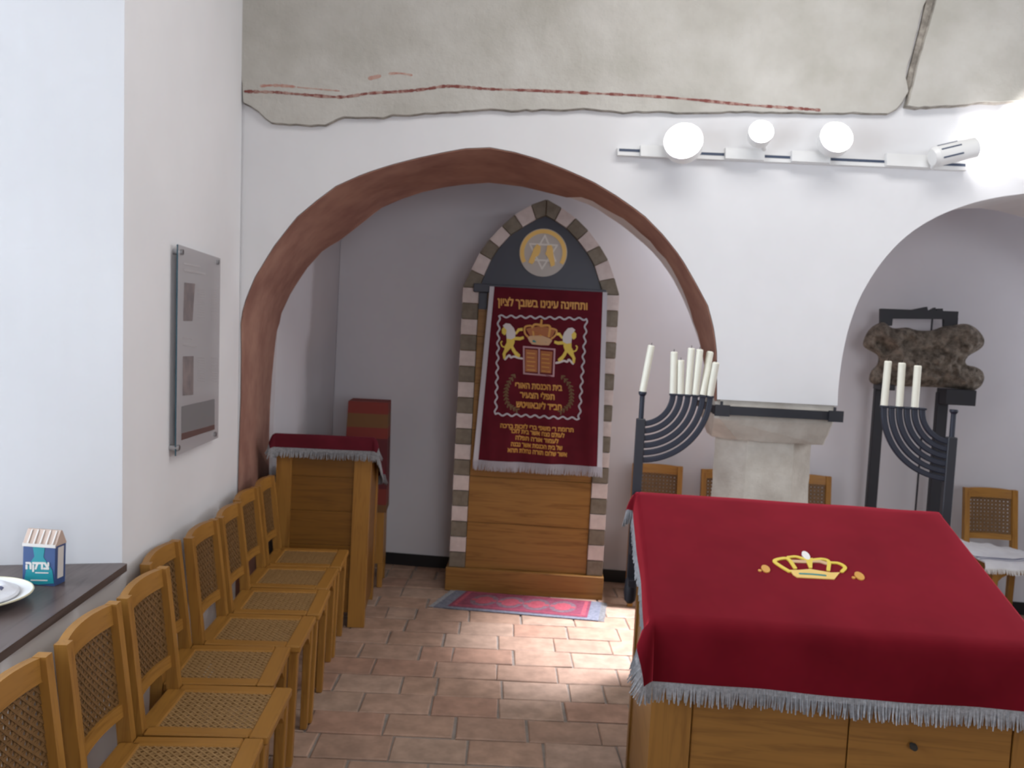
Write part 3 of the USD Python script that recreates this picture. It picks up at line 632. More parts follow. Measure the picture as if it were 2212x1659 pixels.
def draped(node, O, eu, es, W, L, over, mats, th, fringe, spacing, seed, flare=0.10, wav=0.007, bulge=0.025, nst=None):
    """A rectangular cloth over a sloping top: top W x L from its corner O, hanging by over = (front, back, sides)."""
    eu, es = np.array(eu, float), np.array(es, float); N = np.cross(eu, es); N /= np.linalg.norm(N); eh = es.copy(); eh[2] = 0; eh /= np.linalg.norm(eh)
    of, ob, od = over
    def axis(a, b, lo, hi): return np.unique(np.r_[np.linspace(-lo, 0, 9), np.linspace(0.0, b, 26), np.linspace(b, b + hi, 9)])
    T, S = np.meshgrid(axis(0, W, od, od), axis(0, L, of, ob), indexing='ij')
    def surf(T, S):
        tc, sc = np.clip(T, 0, W), np.clip(S, 0, L); a, b = T - tc, S - sc; r = np.hypot(a, b); ph = np.arctan2(np.abs(b), np.abs(a) + 1e-9)
        base = O + tc[..., None] * eu + sc[..., None] * es
        od_ = (a[..., None] * eu + b[..., None] * eh) / (r[..., None] + 1e-9); c = np.sin(2 * ph) * (np.abs(a) > 1e-6) * (np.abs(b) > 1e-6)
        run = np.where(np.abs(b) > np.abs(a), tc, sc); fold = np.sin(run * 9.0 + seed) * wav + np.sin(run * 21 + 2 * seed) * wav * 0.35
        k = np.clip(r / max(max(over), 1e-6), 0, 1.5); out = 0.014 * (1 - np.exp(-r / 0.012)) + bulge * k + fold * k + flare * c * (1 - np.exp(-r / 0.07))
        dn = np.maximum(r - 0.006, 0) - 0.30 * flare * c * (1 - np.exp(-r / 0.07))
        dn = np.where(r < 0.012, r * r / 0.024, dn)
        wr = 0.0035 * (meshkit.fbm(np.stack([T * 5, S * 5, T * 0 + seed], -1), 3, 9) - 0.5) * (r < 1e-6)
        return base + od_ * out[..., None] - np.array([0, 0, 1.0]) * dn[..., None] + N * (wr + 0.003)[..., None]
    P = surf(T, S); n = np.cross(np.gradient(P, axis=0), np.gradient(P, axis=1)); n /= np.linalg.norm(n, axis=2, keepdims=True) + 1e-9
    if np.sum(n[..., 2]) < 0: n = -n
    node.add('velvet', sheet(P + n * th, n, th), mats[0], smooth=50)
    # fringe along the hem
    per = [(t, -of) for t in np.arange(-od, W + od, spacing)] + [(W + od, s) for s in np.arange(-of, L + ob, spacing)] + [(t, L + ob) for t in np.arange(W + od, -od, -spacing)] + [(-od, s) for s in np.arange(L + ob, -of, -spacing)]
    pt = np.array(per); A = surf(pt[:, 0], pt[:, 1]); e = 0.012
    inn = np.stack([np.clip(pt[:, 0], -od + e, W + od - e), np.clip(pt[:, 1], -of + e, L + ob - e)], 1); B = surf(inn[:, 0], inn[:, 1])
    dd = A - B; dd /= np.linalg.norm(dd, axis=1, keepdims=True) + 1e-9; dirs = dd * 0.75 + np.array([0, 0, -0.55])
    o2 = A - (O + eu * W / 2 + es * L / 2); o2[:, 2] = 0; o2 /= np.linalg.norm(o2, axis=1, keepdims=True)
    node.add('fringe', strands(A, dirs, fringe, spacing * 1.5, o2, seed), mats[1], kind='stuff', label='silver grey fringe along the hem')
    hem = A + o2 * 0.002; q = []
    i = np.arange(len(hem)); j = (i + 1) % len(hem); lo = hem + dirs / np.linalg.norm(dirs, axis=1, keepdims=True) * fringe * 0.3
    v = np.vstack([hem, lo, hem - o2 * 0.003, lo - o2 * 0.003]); m = len(hem)
    f = np.vstack([np.stack([i, j, j + m], 1), np.stack([i, j + m, i + m], 1), np.stack([i + 2 * m, j + 3 * m, j + 2 * m], 1), np.stack([i + 2 * m, i + 3 * m, j + 3 * m], 1), np.stack([i + m, j + m, j + 3 * m], 1), np.stack([i + m, j + 3 * m, i + 3 * m], 1)])
    node.add('braid', trimesh.Trimesh(v, f, process=False), mats[1])
    return surf, N
cov = thing('lectern_cover', 'dark red velvet cover with silver fringe draped over the lectern', 'cloth', ((LX0 + LX1) / 2, (LY0 + LY1) / 2, ZF))
sl_ = np.array([0, LY1 - LY0 + 0.01, ZB - ZF]); L_ = np.linalg.norm(sl_)
draped(cov, np.array([LX0 - 0.006, LY0 - 0.006, ZF + 0.0245]), (1, 0, 0), sl_ / L_, LX1 - LX0 + 0.012, L_, (0.078, 0.06, 0.05), ('dark_velvet', 'silver_fringe'), 0.004, 0.055, 0.0055, 4, flare=0.035, wav=0.003, bulge=0.006)

# ------------------------------------------------------------------ narrow striped stand behind the lectern
st = thing('striped_stand', 'tall narrow wooden stand draped with a red and brown striped cloth behind the lectern', 'stand', (-0.51, 5.56, 0))
X0, X1, Y0, Y1 = -0.655, -0.375, 5.45, 5.70
for x in (X0, X1 - 0.035):
    for y in (Y0, Y1 - 0.035): st.add('leg', bx(x, x + 0.035, y, y + 0.035, 0, 0.16, 0.003), 'oak_z')
def taper(z): return 1.0 - 0.12 * (z - 0.5) / 0.72
def tb(z0, z1, g, y0=Y0, y1=Y1):
    c = (X0 + X1) / 2; h = (X1 - X0) / 2 + g
    return trimesh.convex.convex_hull(np.array([(c + s * h * taper(max(z, .5)), y, z) for z in (z0, z1) for s in (-1, 1) for y in (y0 - g, y1 + g)]))
st.add('body', tb(0.16, 1.208, 0.0), 'oak_z')
bands = [(1.222, 1.145, 'stripe_red'), (1.145, 1.055, 'stripe_brown'), (1.055, 0.985, 'stripe_red'), (0.985, 0.80, 'stripe_maroon'), (0.80, 0.655, 'stripe_maroon'), (0.655, 0.55, 'stripe_red'), (0.55, 0.50, 'stripe_brown')]
for a, b, k in bands: st.add('cloth_stripe', tb(b, a, 0.006), k)

# ------------------------------------------------------------------ the ark in the niche
au = np.array([1.026, -0.115, 0]); au /= np.linalg.norm(au); az = np.array([0, 0, 1.0]); a0 = np.array([0.044, 5.437, 0])
PA = Plane(a0, au, az); an = PA.n
PB = Plane(a0 - an * 0.035, au, az)                                      # front of the body, a little behind the plinth's
ark = thing('torah_ark', 'tall wooden ark with a pointed arch of alternating pale and brown stone blocks', 'ark', tuple(a0 + au * 0.515), math.atan2(au[1], au[0]))
W_ = PA.hit(1301, 1297)[0]
zp = PA.hit(962, 1226)[1]; DEP = 0.40
ark.add('plinth', PA.lift(bx(-0.005, W_, 0.0, zp, -DEP - 0.03, 0.0, 0.003)), 'pine_x')
oL, oR = (PB.hit(965, 1222)[0] + PB.hit(1003, 640)[0]) / 2, (PB.hit(1303, 1247)[0] + PB.hit(1336, 650)[0]) / 2
tops = [((1007, 621), (1037.5, 623)), ((1017, 583), (1045.5, 596)), ((1035.5, 546), (1061, 561)), ((1056, 517), (1078, 535)), ((1084, 488), (1103, 508)), ((1111, 464), (1129, 491.5)), ((1147, 442), (1158, 474)),
        ((1181, 430), (1179, 466)), ((1213, 448), (1199, 477)), ((1244.5, 471), (1223.5, 493.5)), ((1271, 497.5), (1247.5, 519)), ((1296, 531), (1267, 545)), ((1314, 561), (1284, 575)), ((1328, 601), (1294, 608)), ((1332, 637), (1300, 633))]
ring = [(PB.hit(*a), PB.hit(*b)) for a, b in tops]
zs = (ring[0][0][1] + ring[-1][0][1]) / 2; cw = 0.108
ring[0] = ((oL, zs), (oL + cw, zs)); ring[-1] = ((oR, zs), (oR - cw, zs))
mid = (oL + oR) / 2
inner = Polygon([r[1] for r in ring] + [(oR - cw, zp), (oL + cw, zp)]); outer = Polygon([r[0] for r in ring] + [(oR, zp), (oL, zp)])
ark.add('body', PB.slab(outer.buffer(-0.004), -DEP, -0.022), 'pine_z')
tone = ['brown_block', 'pale_block', 'brown_block', 'pale_block', 'brown_block', 'pale_block', 'brown_block', 'brown_block', 'pale_block', 'brown_block', 'pale_block', 'brown_block', 'pale_block', 'brown_block']
def block(poly, k, seed):
    g = Polygon(poly).buffer(-0.0022, join_style=2); t = 0.008 + 0.004 * np.random.default_rng(seed).random()
    ark.add('block', cat(PB.slab(g, -0.022, t - 0.002), PB.slab(g.buffer(-0.003, join_style=2), t - 0.002, t)), k)
for i in range(14): block([ring[i][0], ring[i + 1][0], ring[i + 1][1], ring[i][1]], tone[i], i)
nb_ = 18; hb = (zs - zp) / nb_
for s, x0 in ((0, oL), (1, oR - cw)):
    for i in range(nb_):
        z1 = zs - i * hb; block([(x0, z1 - hb), (x0 + cw, z1 - hb), (x0 + cw, z1), (x0, z1)], 'pale_block' if i % 2 == 0 else 'brown_block', 100 * s + 30 + i)
zl = zp; n_pl = 6; hp = (PB.hit(1170, 632)[1] - zp) / n_pl
for i in range(n_pl):                                                    # boards of the front
    ark.add('board', PB.lift(bx(oL + cw + 0.001, oR - cw - 0.001, zp + i * hp + 0.001, zp + (i + 1) * hp - 0.001, -0.022, -0.004 + 0.0015 * (i % 2), 0.0015)), 'pine_x')
zt_ = zp + n_pl * hp
tym = inner.intersection(sbox(-1, zt_, 3, 4))
ark.add('tympanum', PB.slab(tym.buffer(-0.001), -0.022, -0.008), 'navy_panel', label='dark navy pointed panel above the curtain')
mc = PB.hit(1173.5, 546); mr_ = 0.5 * (PB.hit(1225, 548)[0] - PB.hit(1122, 544)[0])
med = ark.add('medallion', PB.slab(Point(*mc).buffer(mr_, 24), -0.008, 0.006), 'silver', label='round silver and gold medallion with a six-pointed star and two lions')
def mp(x, y): return (mc[0] + (x - 940) / 655 * mr_, mc[1] - (y - 850) / 655 * mr_)    # pixels of the enlarged medallion
med.add('gold_ring', PB.slab(Point(*mc).buffer(mr_ * 0.97, 24).difference(Point(*mc).buffer(mr_ * 0.80, 24)).difference(Polygon([mp(100, 1300), mp(700, 1000), mp(1200, 1000), mp(1800, 1300), mp(1800, 1700), mp(100, 1700)])), 0.006, 0.009), 'gilt')
tri = lambda pts: Polygon([mp(*q) for q in pts]).exterior.buffer(mr_ * 0.035)
med.add('star', PB.slab(tri([(960, 380), (1290, 1060), (620, 1060)]).union(tri([(930, 1290), (560, 630), (1310, 630)])), 0.006, 0.0085), 'pale_silver')
for pts in ([(760, 640), (850, 690), (840, 850), (800, 930), (720, 980), (700, 1100), (650, 1170), (560, 1130), (600, 1010), (650, 880), (680, 760)], [(1050, 660), (1150, 650), (1190, 760), (1210, 900), (1250, 1050), (1260, 1170), (1180, 1210), (1140, 1080), (1080, 960), (1010, 880), (1040, 790)]):
    med.add('lion', PB.slab(Polygon([mp(*q) for q in pts]).buffer(0.003), 0.006, 0.011), 'gilt')
rail = [PB.hit(1038, 615), PB.hit(1304, 630)]
ark.add('curtain_rail', PB.lift(bx(oL + 0.075, oR - 0.09, zt_ - 0.02, zt_ + 0.035, -0.004, 0.052, 0.004)), 'navy_panel', label='dark navy curtain rail')
ark.add('dark_backing', PB.lift(bx(oL + cw + 0.002, oL + cw + 0.055, PB.hit(1040, 668)[1], zt_ - 0.02, -0.003, 0.01)), 'navy_panel')

# ------------------------------------------------------------------ the embroidered curtain hanging from the rail
GLYPH = {'א':(97,'3,34 7,50 19,67 2,92 5,100 29,100 62,51 66,62 68,98 73,101 88,101 92,98 92,56 86,41 77,30 95,3 92,-5 68,-5 34,45 29,27 28,-3 24,-6 7,-6 3,-1'),'ב':(87,'-1,13 4,19 50,19 50,65 47,72 38,76 2,77 -1,81 0,99 47,101 66,94 72,86 76,75 76,19 88,16 88,-4 83,-6 4,-6 -1,-2'),'ג':(56,'-4,13 0,20 17,31 27,52 26,74 5,78 4,98 9,101 42,98 50,90 53,83 56,-3 52,-6 36,-5 31,11 15,-2 0,-7 -4,-2'),'ד':(84,'45,76 0,76 -4,81 -4,97 2,101 80,101 85,98 85,79 71,76 71,-1 67,-6 50,-6 45,-2'),'ה':(105,'59,76 12,76 8,81 8,97 13,101 69,101 85,95 93,88 98,72 98,0 94,-6 77,-6 72,-2 71,68 67,73|8,57 13,63 29,63 34,59 34,-1 30,-6 13,-6 8,-2'),'ו':(42,'8,95 14,101 29,101 34,96 34,0 29,-6 13,-6 8,-1'),'ז':(48,'10,63 14,76 -1,79 0,99 48,99 50,81 37,64 36,0 32,-5 15,-5 10,-1'),'ח':(108,'8,95 13,101 72,101 88,95 95,88 101,72 99,-4 80,-6 75,-2 74,68 70,73 62,76 34,76 34,-2 29,-6 10,-4'),'ט':(108,'6,95 11,101 27,101 31,98 32,47 35,30 44,19 52,16 65,18 73,26 78,42 78,64 75,73 70,77 53,72 47,74 46,95 62,102 80,102 90,98 98,90 105,72 106,37 101,18 90,4 74,-6 46,-8 28,-2 16,9 9,21 6,37'),'י':(38,'6,95 12,101 27,101 32,96 32,46 25,32 20,28 10,28 6,33'),'כ':(85,'-2,13 3,19 36,19 47,23 54,33 57,43 55,61 47,71 33,76 0,78 -1,99 41,101 65,92 76,79 83,60 83,36 74,12 63,1 53,-4 4,-6 -2,-2'),'ל':(81,'22,101 77,101 82,96 81,79 54,3 47,-6 29,-6 25,4 51,76 -2,78 -2,126 20,126'),'מ':(103,'2,-1 9,61 3,92 5,99 25,101 30,94 43,102 64,103 84,94 96,74 94,-4 49,-6 43,-2 45,18 70,19 70,65 67,72 58,78 44,74 37,64 28,-4 6,-6'),'נ':(63,'-2,13 3,19 30,19 30,73 26,76 6,78 5,98 9,101 36,101 46,97 56,83 55,-3 51,-6 2,-6 -2,-1'),'ס':(109,'8,36 7,59 10,76 3,77 0,81 0,96 4,101 72,100 89,92 103,73 107,56 105,26 95,7 78,-5 50,-8 31,-2 15,14|33,48 37,28 45,19 64,17 76,27 80,38 80,56 76,66 69,72 56,76 37,76'),'ע':(97,'-2,13 3,19 22,19 5,92 7,100 27,101 31,98 49,22 60,31 66,43 73,98 78,101 97,99 98,83 92,35 86,21 72,4 44,-6 3,-6 -2,-2'),'פ':(96,'3,58 2,95 5,100 51,101 65,98 85,83 93,66 94,36 89,19 75,2 60,-5 6,-6 2,-1 4,17 47,19 58,23 66,34 68,52 65,62 58,71 50,75 28,76 31,59 48,54 49,38 45,32 27,32 10,42'),'צ':(89,'49,19 0,91 2,100 26,100 56,55 61,70 62,98 66,101 81,101 86,98 86,57 81,46 70,33 83,14 82,-4 77,-6 4,-6 -2,-2 -2,14 2,19'),'ק':(101,'45,-1 71,76 11,76 7,81 8,98 13,101 98,100 101,96 101,81 71,-2 66,-6 49,-6|33,-38 27,-44 12,-44 7,-39 7,58 12,64 28,64 33,59'),'ר':(86,'41,76 -1,77 -4,81 -3,98 1,101 50,101 63,97 73,90 79,74 79,0 75,-6 58,-6 53,-2 53,65 49,73'),'ש':(112,'8,1 0,97 4,101 26,99 31,55 42,62 48,99 67,101 72,98 70,62 65,48 54,37 33,29 34,19 50,19 70,27 79,40 88,99 93,101 112,100 114,92 108,41 94,12 83,3 64,-5 11,-5'),'ת':(107,'0,13 3,18 14,20 16,25 16,76 6,76 2,79 3,100 71,101 87,95 95,88 100,72 100,0 98,-5 79,-6 74,-2 74,62 71,72 62,76 42,76 42,18 36,4 25,-5 4,-6 0,-1'),'ך':(87,'26,76 -2,77 -4,82 -3,99 35,101 54,97 70,85 79,71 82,56 82,-38 78,-44 60,-44 55,-40 53,61 46,70'),'ם':(104,'5,95 10,101 68,101 81,97 91,90 97,74 97,0 95,-5 11,-6 6,-4|31,19 71,19 71,65 67,73 59,76 31,76'),'ן':(47,'10,76 1,76 -3,80 -3,96 1,101 25,100 37,91 40,83 40,-38 35,-44 19,-44 14,-39 14,73'),'ף':(94,'-3,55 -4,96 0,101 51,100 66,94 78,83 88,60 86,-42 67,-44 62,-40 62,52 57,66 47,74 22,76 25,56 39,54 43,50 43,34 37,29 21,29 11,33 1,43'),'ץ':(77,'16,37 -5,97 -1,101 20,99 39,49 46,52 50,57 56,99 76,101 81,97 78,56 73,42 62,31 42,23 42,-39 38,-44 21,-44 16,-40'),'״':(59,'25,54 34,99 39,101 59,100 60,84 47,52 29,50|-4,55 5,99 10,101 29,100 32,91 18,53 13,50 0,50'),'׳':(29,'-4,55 5,99 10,101 29,100 32,91 18,53 13,50 0,50')}
PC = Plane(a0 + an * 0.035, au, az)
cq = [PC.hit(1059, 619), PC.hit(1311, 632), PC.hit(1300, 1014), PC.hit(1022, 999)]
cur = thing('ark_curtain', 'dark red velvet curtain with gold lettering, lions and crown hanging on the ark', 'curtain', tuple(PC.at((cq[0][0] + cq[1][0]) / 2, cq[3][1] - 0.05)), math.atan2(au[1], au[0]))
def wave(a, b):
    f = np.clip((cq[0][1] - b) / (cq[0][1] - cq[3][1]), 0, 1.05)
    return 0.011 * np.sin(a * 21 + 1.2) * f + 0.004 * np.sin(a * 47 + b * 3) * f + 0.02 * (1 - f) ** 3
def hang(mesh):                                                           # a mesh in the curtain's plane, bent with its folds
    m = mesh.copy(); q = m.vertices; m.vertices = PC.at(q[:, 0], q[:, 1], q[:, 2] + wave(q[:, 0], q[:, 1])); return m
def on_curtain(name, g, k, t0=0.0, t1=0.0024, parent=None, **kw):
    g = union_all([x.segmentize(0.02) for x in (g if isinstance(g, list) else [g])]); return (parent or cur).add(name, hang(ext(g, t0, t1)), k, **kw)
def cgrid(a0_, a1_, b0_, b1_, nu, nv):
    s, t = np.meshgrid(np.linspace(a0_, a1_, nu), np.linspace(b0_, b1_, nv), indexing='ij'); c = [np.array(q) for q in cq]
    q = (c[0] * (1 - s)[..., None] + c[1] * s[..., None]) * (1 - t)[..., None] + (c[3] * (1 - s)[..., None] + c[2] * s[..., None]) * t[..., None]
    return PC.at(q[..., 0], q[..., 1], wave(q[..., 0], q[..., 1]))
ncn = np.broadcast_to(PC.n, (70, 40, 3))
cur.add('velvet', sheet(cgrid(0, 1, 0, 1, 70, 40), ncn, 0.006), 'dark_velvet', smooth=True)
for s0, s1 in ((0.0, 0.035), (0.965, 1.0)): cur.add('side_braid', sheet(cgrid(s0 - 0.002, s1 + 0.002, 0, 1.0, 4, 40) + PC.n * 0.0025, np.broadcast_to(PC.n, (4, 40, 3)), 0.0025), 'silver_braid')
hemr = cgrid(0, 1, 0.985, 0.985, 260, 2)[:, 0] + PC.n * 0.001
cur.add('fringe', strands(hemr, np.tile([0, 0, -1.0], (260, 1)), 0.066, 0.006, np.tile(PC.n, (260, 1)), 11, 0.15), 'silver_braid', kind='stuff', label='silver fringe along the bottom of the curtain')
c6 = lambda q: (1000 + 0.27733 * q[0], 600 + 0.27733 * q[1])
c4 = lambda q: (1060 + 0.09946 * q[0], 680 + 0.09946 * q[1])
c3 = lambda q: (1060 + 0.09042 * q[0], 900 + 0.09042 * q[1])
def H(pl, f, pts): return [pl.hit(*f(q)) for q in pts]
def text(pl, s, left, right, h, bold=0.0):
    """Hebrew lettering between two baseline points (pixels), read from right to left; h: letter height in pixels."""
    adv = [GLYPH[c][0] if c in GLYPH else 42 for c in s]; tot = sum(adv); L, R = np.array(left, float), np.array(right, float)
    d = (L - R) / tot; n = np.array([0.0, -1.0]); x = 0.0; out = []
    for c, a in zip(s, adv):
        if c in GLYPH:
            rings = [[tuple(map(int, p.split(','))) for p in r.split()] for r in GLYPH[c][1].split('|')]
            ps = sorted((Polygon([pl.hit(*(R + d * (x + a - gx) + n * (gy / 95.0 * h))) for gx, gy in r]).buffer(0) for r in rings), key=lambda q: -q.area); gl = None
            for pg in ps: gl = pg if gl is None else gl.difference(pg) if gl.contains(pg.representative_point()) else gl.union(pg)
            out.append(gl if not bold else gl.buffer(bold))
        x += a
    return union_all(out)
frame = [c6(q) for q in ((282, 300), (960, 322), (905, 1098), (255, 1062))]
def wavy(pts, amp, lam, w):
    g = []
    for i in range(4):
        a, b = np.array(PC.hit(*pts[i])), np.array(PC.hit(*pts[(i + 1) % 4])); L = np.linalg.norm(b - a); t = (b - a) / L; s = np.array([-t[1], t[0]]); k = max(2, round(L / lam)); n = k * 10
        x = np.linspace(0, L, n + 1); g.append(LineString([a + t * v + s * amp * math.sin(2 * math.pi * k * v / L) for v in x]).buffer(w, 3))
    return union_all(g)
on_curtain('border', wavy(frame, 0.007, 0.062, 0.0052), 'silver_braid', label='wavy silver border')
on_curtain('lettering', text(PC, 'ותחזינה עינינו בשובך לציון', c6((272, 214)), c6((972, 250)), 14.0), 'gold_thread', label='gold heading line of lettering')
for s, l, r, h in (('בית הכנסת האורי', (405, 857), (772, 880), 12.0), ('תפלי הצעיר', (445, 932), (716, 950), 12.0), ('חב״ד ליובאוויטש', (415, 1007), (772, 1032), 12.5)):
    on_curtain('lettering', text(PC, s, c6(l), c6(r), h * 0.92), 'gold_thread')
for s, l, r in (('תרומת ר׳ משפ׳ ברי לזכות ברכה', (225, 255), (1985, 372)), ('לעולם נצח אשר בית לזכר', (460, 382), (1765, 505)), ('לעמוד אורה תפלה', (585, 548), (1620, 640)), ('של בית הכנסת אשר נבנה', (480, 700), (1712, 802)), ('אשר שלום תורה נחלת תהא', (405, 840), (1825, 960))):
    on_curtain('lettering', text(PC, s, c3(l), c3(r), 8.0), 'gold_thread')
for mirror in (False, True):
    fx = (lambda q: (2100 - q[0], q[1] + 95)) if mirror else (lambda q: q)
    G = lambda pts: Polygon(H(PC, lambda q: c4(fx(q)), pts)).buffer(0.001)
    Ln = lambda pts, w: LineString(smooth_line(H(PC, lambda q: c4(fx(q)), pts), 5)).buffer(w * 0.09946 * 0.00303 / 2)
    body = union_all([G([(350, 480), (520, 490), (515, 600), (485, 680), (545, 785), (640, 870), (625, 930), (540, 885), (470, 785), (440, 715), (380, 780), (325, 840), (318, 950), (280, 955), (262, 850), (300, 760), (310, 680), (350, 610)]),
                      G([(525, 405), (595, 300), (690, 288), (695, 345), (620, 352), (560, 425)]), G([(525, 478), (640, 488), (712, 468), (720, 520), (640, 552), (525, 545)]),
                      G([(245, 320), (290, 265), (355, 320), (345, 400), (300, 440), (250, 400)]), Ln([(310, 705), (250, 680), (222, 610), (245, 580)], 28)])
    lion = on_curtain('lion', body, 'yellow_thread', label='yellow embroidered lion standing on its hind legs')
    on_curtain('mane', G([(270, 235), (330, 188), (420, 200), (500, 290), (540, 400), (525, 490), (450, 530), (355, 515), (340, 420), (352, 330), (300, 275)]), 'mane_thread', 0.0004, 0.0034, parent=lion)
    on_curtain('ground', Ln([(315, 965), (400, 880), (440, 925), (510, 905), (600, 935), (680, 950)], 42), 'mane_thread', 0, 0.002, parent=lion)
crown = on_curtain('crown', Polygon(H(PC, c4, [(800, 495), (850, 458), (1100, 448), (1290, 515), (1335, 560), (1260, 665), (1100, 662), (900, 640), (840, 580)])), 'tan_thread', label='gold and red embroidered crown')
on_curtain('red_lining', Polygon(H(PC, c4, [(765, 300), (900, 275), (1080, 240), (1300, 290), (1405, 350), (1320, 505), (1100, 455), (850, 450)])), 'rust_thread', 0, 0.0018, parent=crown)
LC = lambda pts, w: LineString(smooth_line(H(PC, c4, pts), 5)).buffer(w * 0.09946 * 0.00303 / 2)
on_curtain('arch', union_all([LC([(810, 480), (745, 400), (742, 275), (830, 240), (905, 265), (930, 450)], 38), LC([(905, 265), (960, 212), (1080, 222)], 46), LC([(1095, 245), (1185, 232), (1285, 262), (1262, 470)], 46), LC([(1290, 290), (1400, 320), (1432, 360), (1400, 450), (1310, 530)], 36), LC([(1105, 120), (1092, 270), (1085, 455)], 46)]), 'gold_thread', 0.0005, 0.003, parent=crown)
on_curtain('jewel_band', LineString(H(PC, c4, [(930, 572), (1050, 588), (1180, 600)])).buffer(0.0075), 'teal_thread', 0.0005, 0.003, parent=crown)
tab = on_curtain('tablets', union_all([Polygon(H(PC, c4, q)) for q in ([(755, 745), (1015, 768), (1012, 1252), (748, 1232)], [(1082, 778), (1342, 802), (1312, 1272), (1078, 1256)])]), 'rust_thread', label='pair of rust coloured tablets in a pale frame')
on_curtain('frame', union_all([LineString(H(PC, c4, q)).buffer(0.0052, join_style=2) for q in ([(718, 695), (1388, 752), (1362, 1330), (722, 1272), (718, 695)], [(1052, 722), (1046, 1298)])]), 'pink_thread', 0, 0.0028, parent=tab)
rw = []
for cxm_ in (880, 1200):
    for k in range(5):
        y = 830 + k * 90 + (cxm_ - 880) * 0.09; rw.append(LineString(H(PC, c4, [(cxm_ - 85, y), (cxm_ + 80 - 20 * (k % 2), y + 15)])).buffer(0.0032))
on_curtain('inscription', union_all(rw), 'gold_thread', 0.0004, 0.0028, parent=tab)
for pts in ([(402, 755), (352, 830), (335, 905), (352, 985), (415, 1028)], [(770, 765), (832, 840), (846, 920), (832, 990), (765, 1042)]):
    ln = smooth_line(H(PC, c6, pts), 6); lv = []
    for i in range(0, len(ln), 2):
        for s in (-1, 1):
            t = ln[min(i + 1, len(ln) - 1)] - ln[max(i - 1, 0)]; t = t / np.linalg.norm(t); n = np.array([-t[1], t[0]]) * s
            lv.append(LineString([ln[i], ln[i] + t * 0.013 + n * 0.013]).buffer(0.0045))
    on_curtain('wreath', union_all(lv + [LineString(ln).buffer(0.002)]), 'olive_thread', label='dull olive embroidered wreath branch')

# ------------------------------------------------------------------ rug in front of the ark
rc = [on_z(*q, 0.0) for q in ((936, 1313), (1292, 1343), (1300, 1303), (985, 1277))]
rug = thing('rug', 'small maroon rug with a bluish border lying on the bricks in front of the ark', 'rug', tuple(np.mean(rc, 0)))
def rmap(m):
    q = m.vertices; s, t = q[:, 0:1], q[:, 1:2]; b = (rc[0] * (1 - s) + rc[1] * s) * (1 - t) + (rc[3] * (1 - s) + rc[2] * s) * t
    m = m.copy(); b[:, 2] = q[:, 2] + 0.001; m.vertices = b; return m
rug.add('border', rmap(ext(sbox(0, 0, 1, 1), 0, 0.006)), 'rug_border')
rug.add('field', rmap(ext(sbox(0.075, 0.10, 0.93, 1.0), 0.006, 0.0075)), 'rug_field')
rug.add('guard_stripe', rmap(ext(sbox(0.105, 0.19, 0.90, 0.95).exterior.buffer(0.012), 0.0075, 0.0082)), 'rug_motif')
rug.add('grey_ground', rmap(ext(union_all([affinity.scale(Point(0.25 + 0.17 * k, 0.55).buffer(0.085), 1, 3.6) for k in range(4)]), 0.0075, 0.0080)), 'rug_grey')
for k in range(4):
    g = affinity.scale(Point(0.25 + 0.17 * k, 0.55).buffer(0.058, 2), 1, 3.6); rug.add('motif', rmap(ext(g.union(sbox(0.25 + 0.17 * k - 0.08, 0.5, 0.25 + 0.17 * k + 0.08, 0.6)), 0.0080, 0.0088)), 'rug_motif')
for s in (0, 1):
    tt = np.linspace(0.02, 0.98, 60); rts = np.array([(rc[0] * (1 - s) + rc[1] * s) * (1 - t) + (rc[3] * (1 - s) + rc[2] * s) * t for t in tt]); rts[:, 2] = 0.0045
    dd = (rc[1] - rc[0]) * (1 if s else -1); dd = dd / np.linalg.norm(dd); dd[2] = -0.04
    rug.add('fringe', strands(rts, np.tile(dd, (60, 1)), 0.035, 0.006, np.tile([0, 0, 1.0], (60, 1)), 40 + s), 'silver_fringe', kind='stuff')

# ------------------------------------------------------------------ two iron candelabra, each half of a branched lamp
RAD = [0.120 + 0.0292 * i for i in range(6)]; ZTOP = 1.494
def make_candelabrum(name, label, loc, rot):
    c = thing(name, label, 'candelabrum', loc, rot, 'half candelabra with curved arms')
    def A(n, m, k, **kw): return c.add(n, m, k, world=False, **kw)
    A('pole', bx(-0.018, 0.018, -0.015, 0.015, 0.66, 1.39, 0.003), 'iron')
    A('upper_pole', rod((0, 0, 1.385), (0, 0, ZTOP - 0.005), 0.010, 16), 'blue_iron', smooth=30)
    A('candle_cup', lathe([(0.010, ZTOP - 0.014), (0.016, ZTOP - 0.004), (0.016, ZTOP + 0.004)]), 'blue_iron', smooth=30)
    A('foot_knob', lathe([(0.012, 0.640), (0.022, 0.652), (0.026, 0.69), (0.022, 0.735), (0.012, 0.75)]), 'iron', smooth=30)
    for z in (0.72, 0.85): A('bracket', bx(-0.014, 0.014, -0.062, -0.012, z, z + 0.03, 0.002), 'iron')
    for r in RAD:
        th = np.linspace(-math.pi / 2, 0, 26); pts = np.stack([r * np.cos(th), 0 * th, ZTOP - 0.004 + r * np.sin(th)], 1)
        a = A('arm', sweep(pts, (0, 1.0, 0), 0.0212, 0.018), 'blue_iron', smooth=35)
        a.add('candle_cup', bx(r - 0.0135, r + 0.0135, -0.0135, 0.0135, ZTOP - 0.005, ZTOP + 0.004, 0.002), 'blue_iron', world=False)
    return c
A1 = on_y(1388, 850, 3.275)[:2]; A2 = on_y(2061, 883, 3.115)[:2]; TR = math.atan2(-0.151, 0.9885); R2 = TR + math.pi
mena = make_candelabrum('candelabrum', 'black iron half candelabrum with seven candles on the table corner nearer the ark', (A1[0], A1[1], 0), TR)
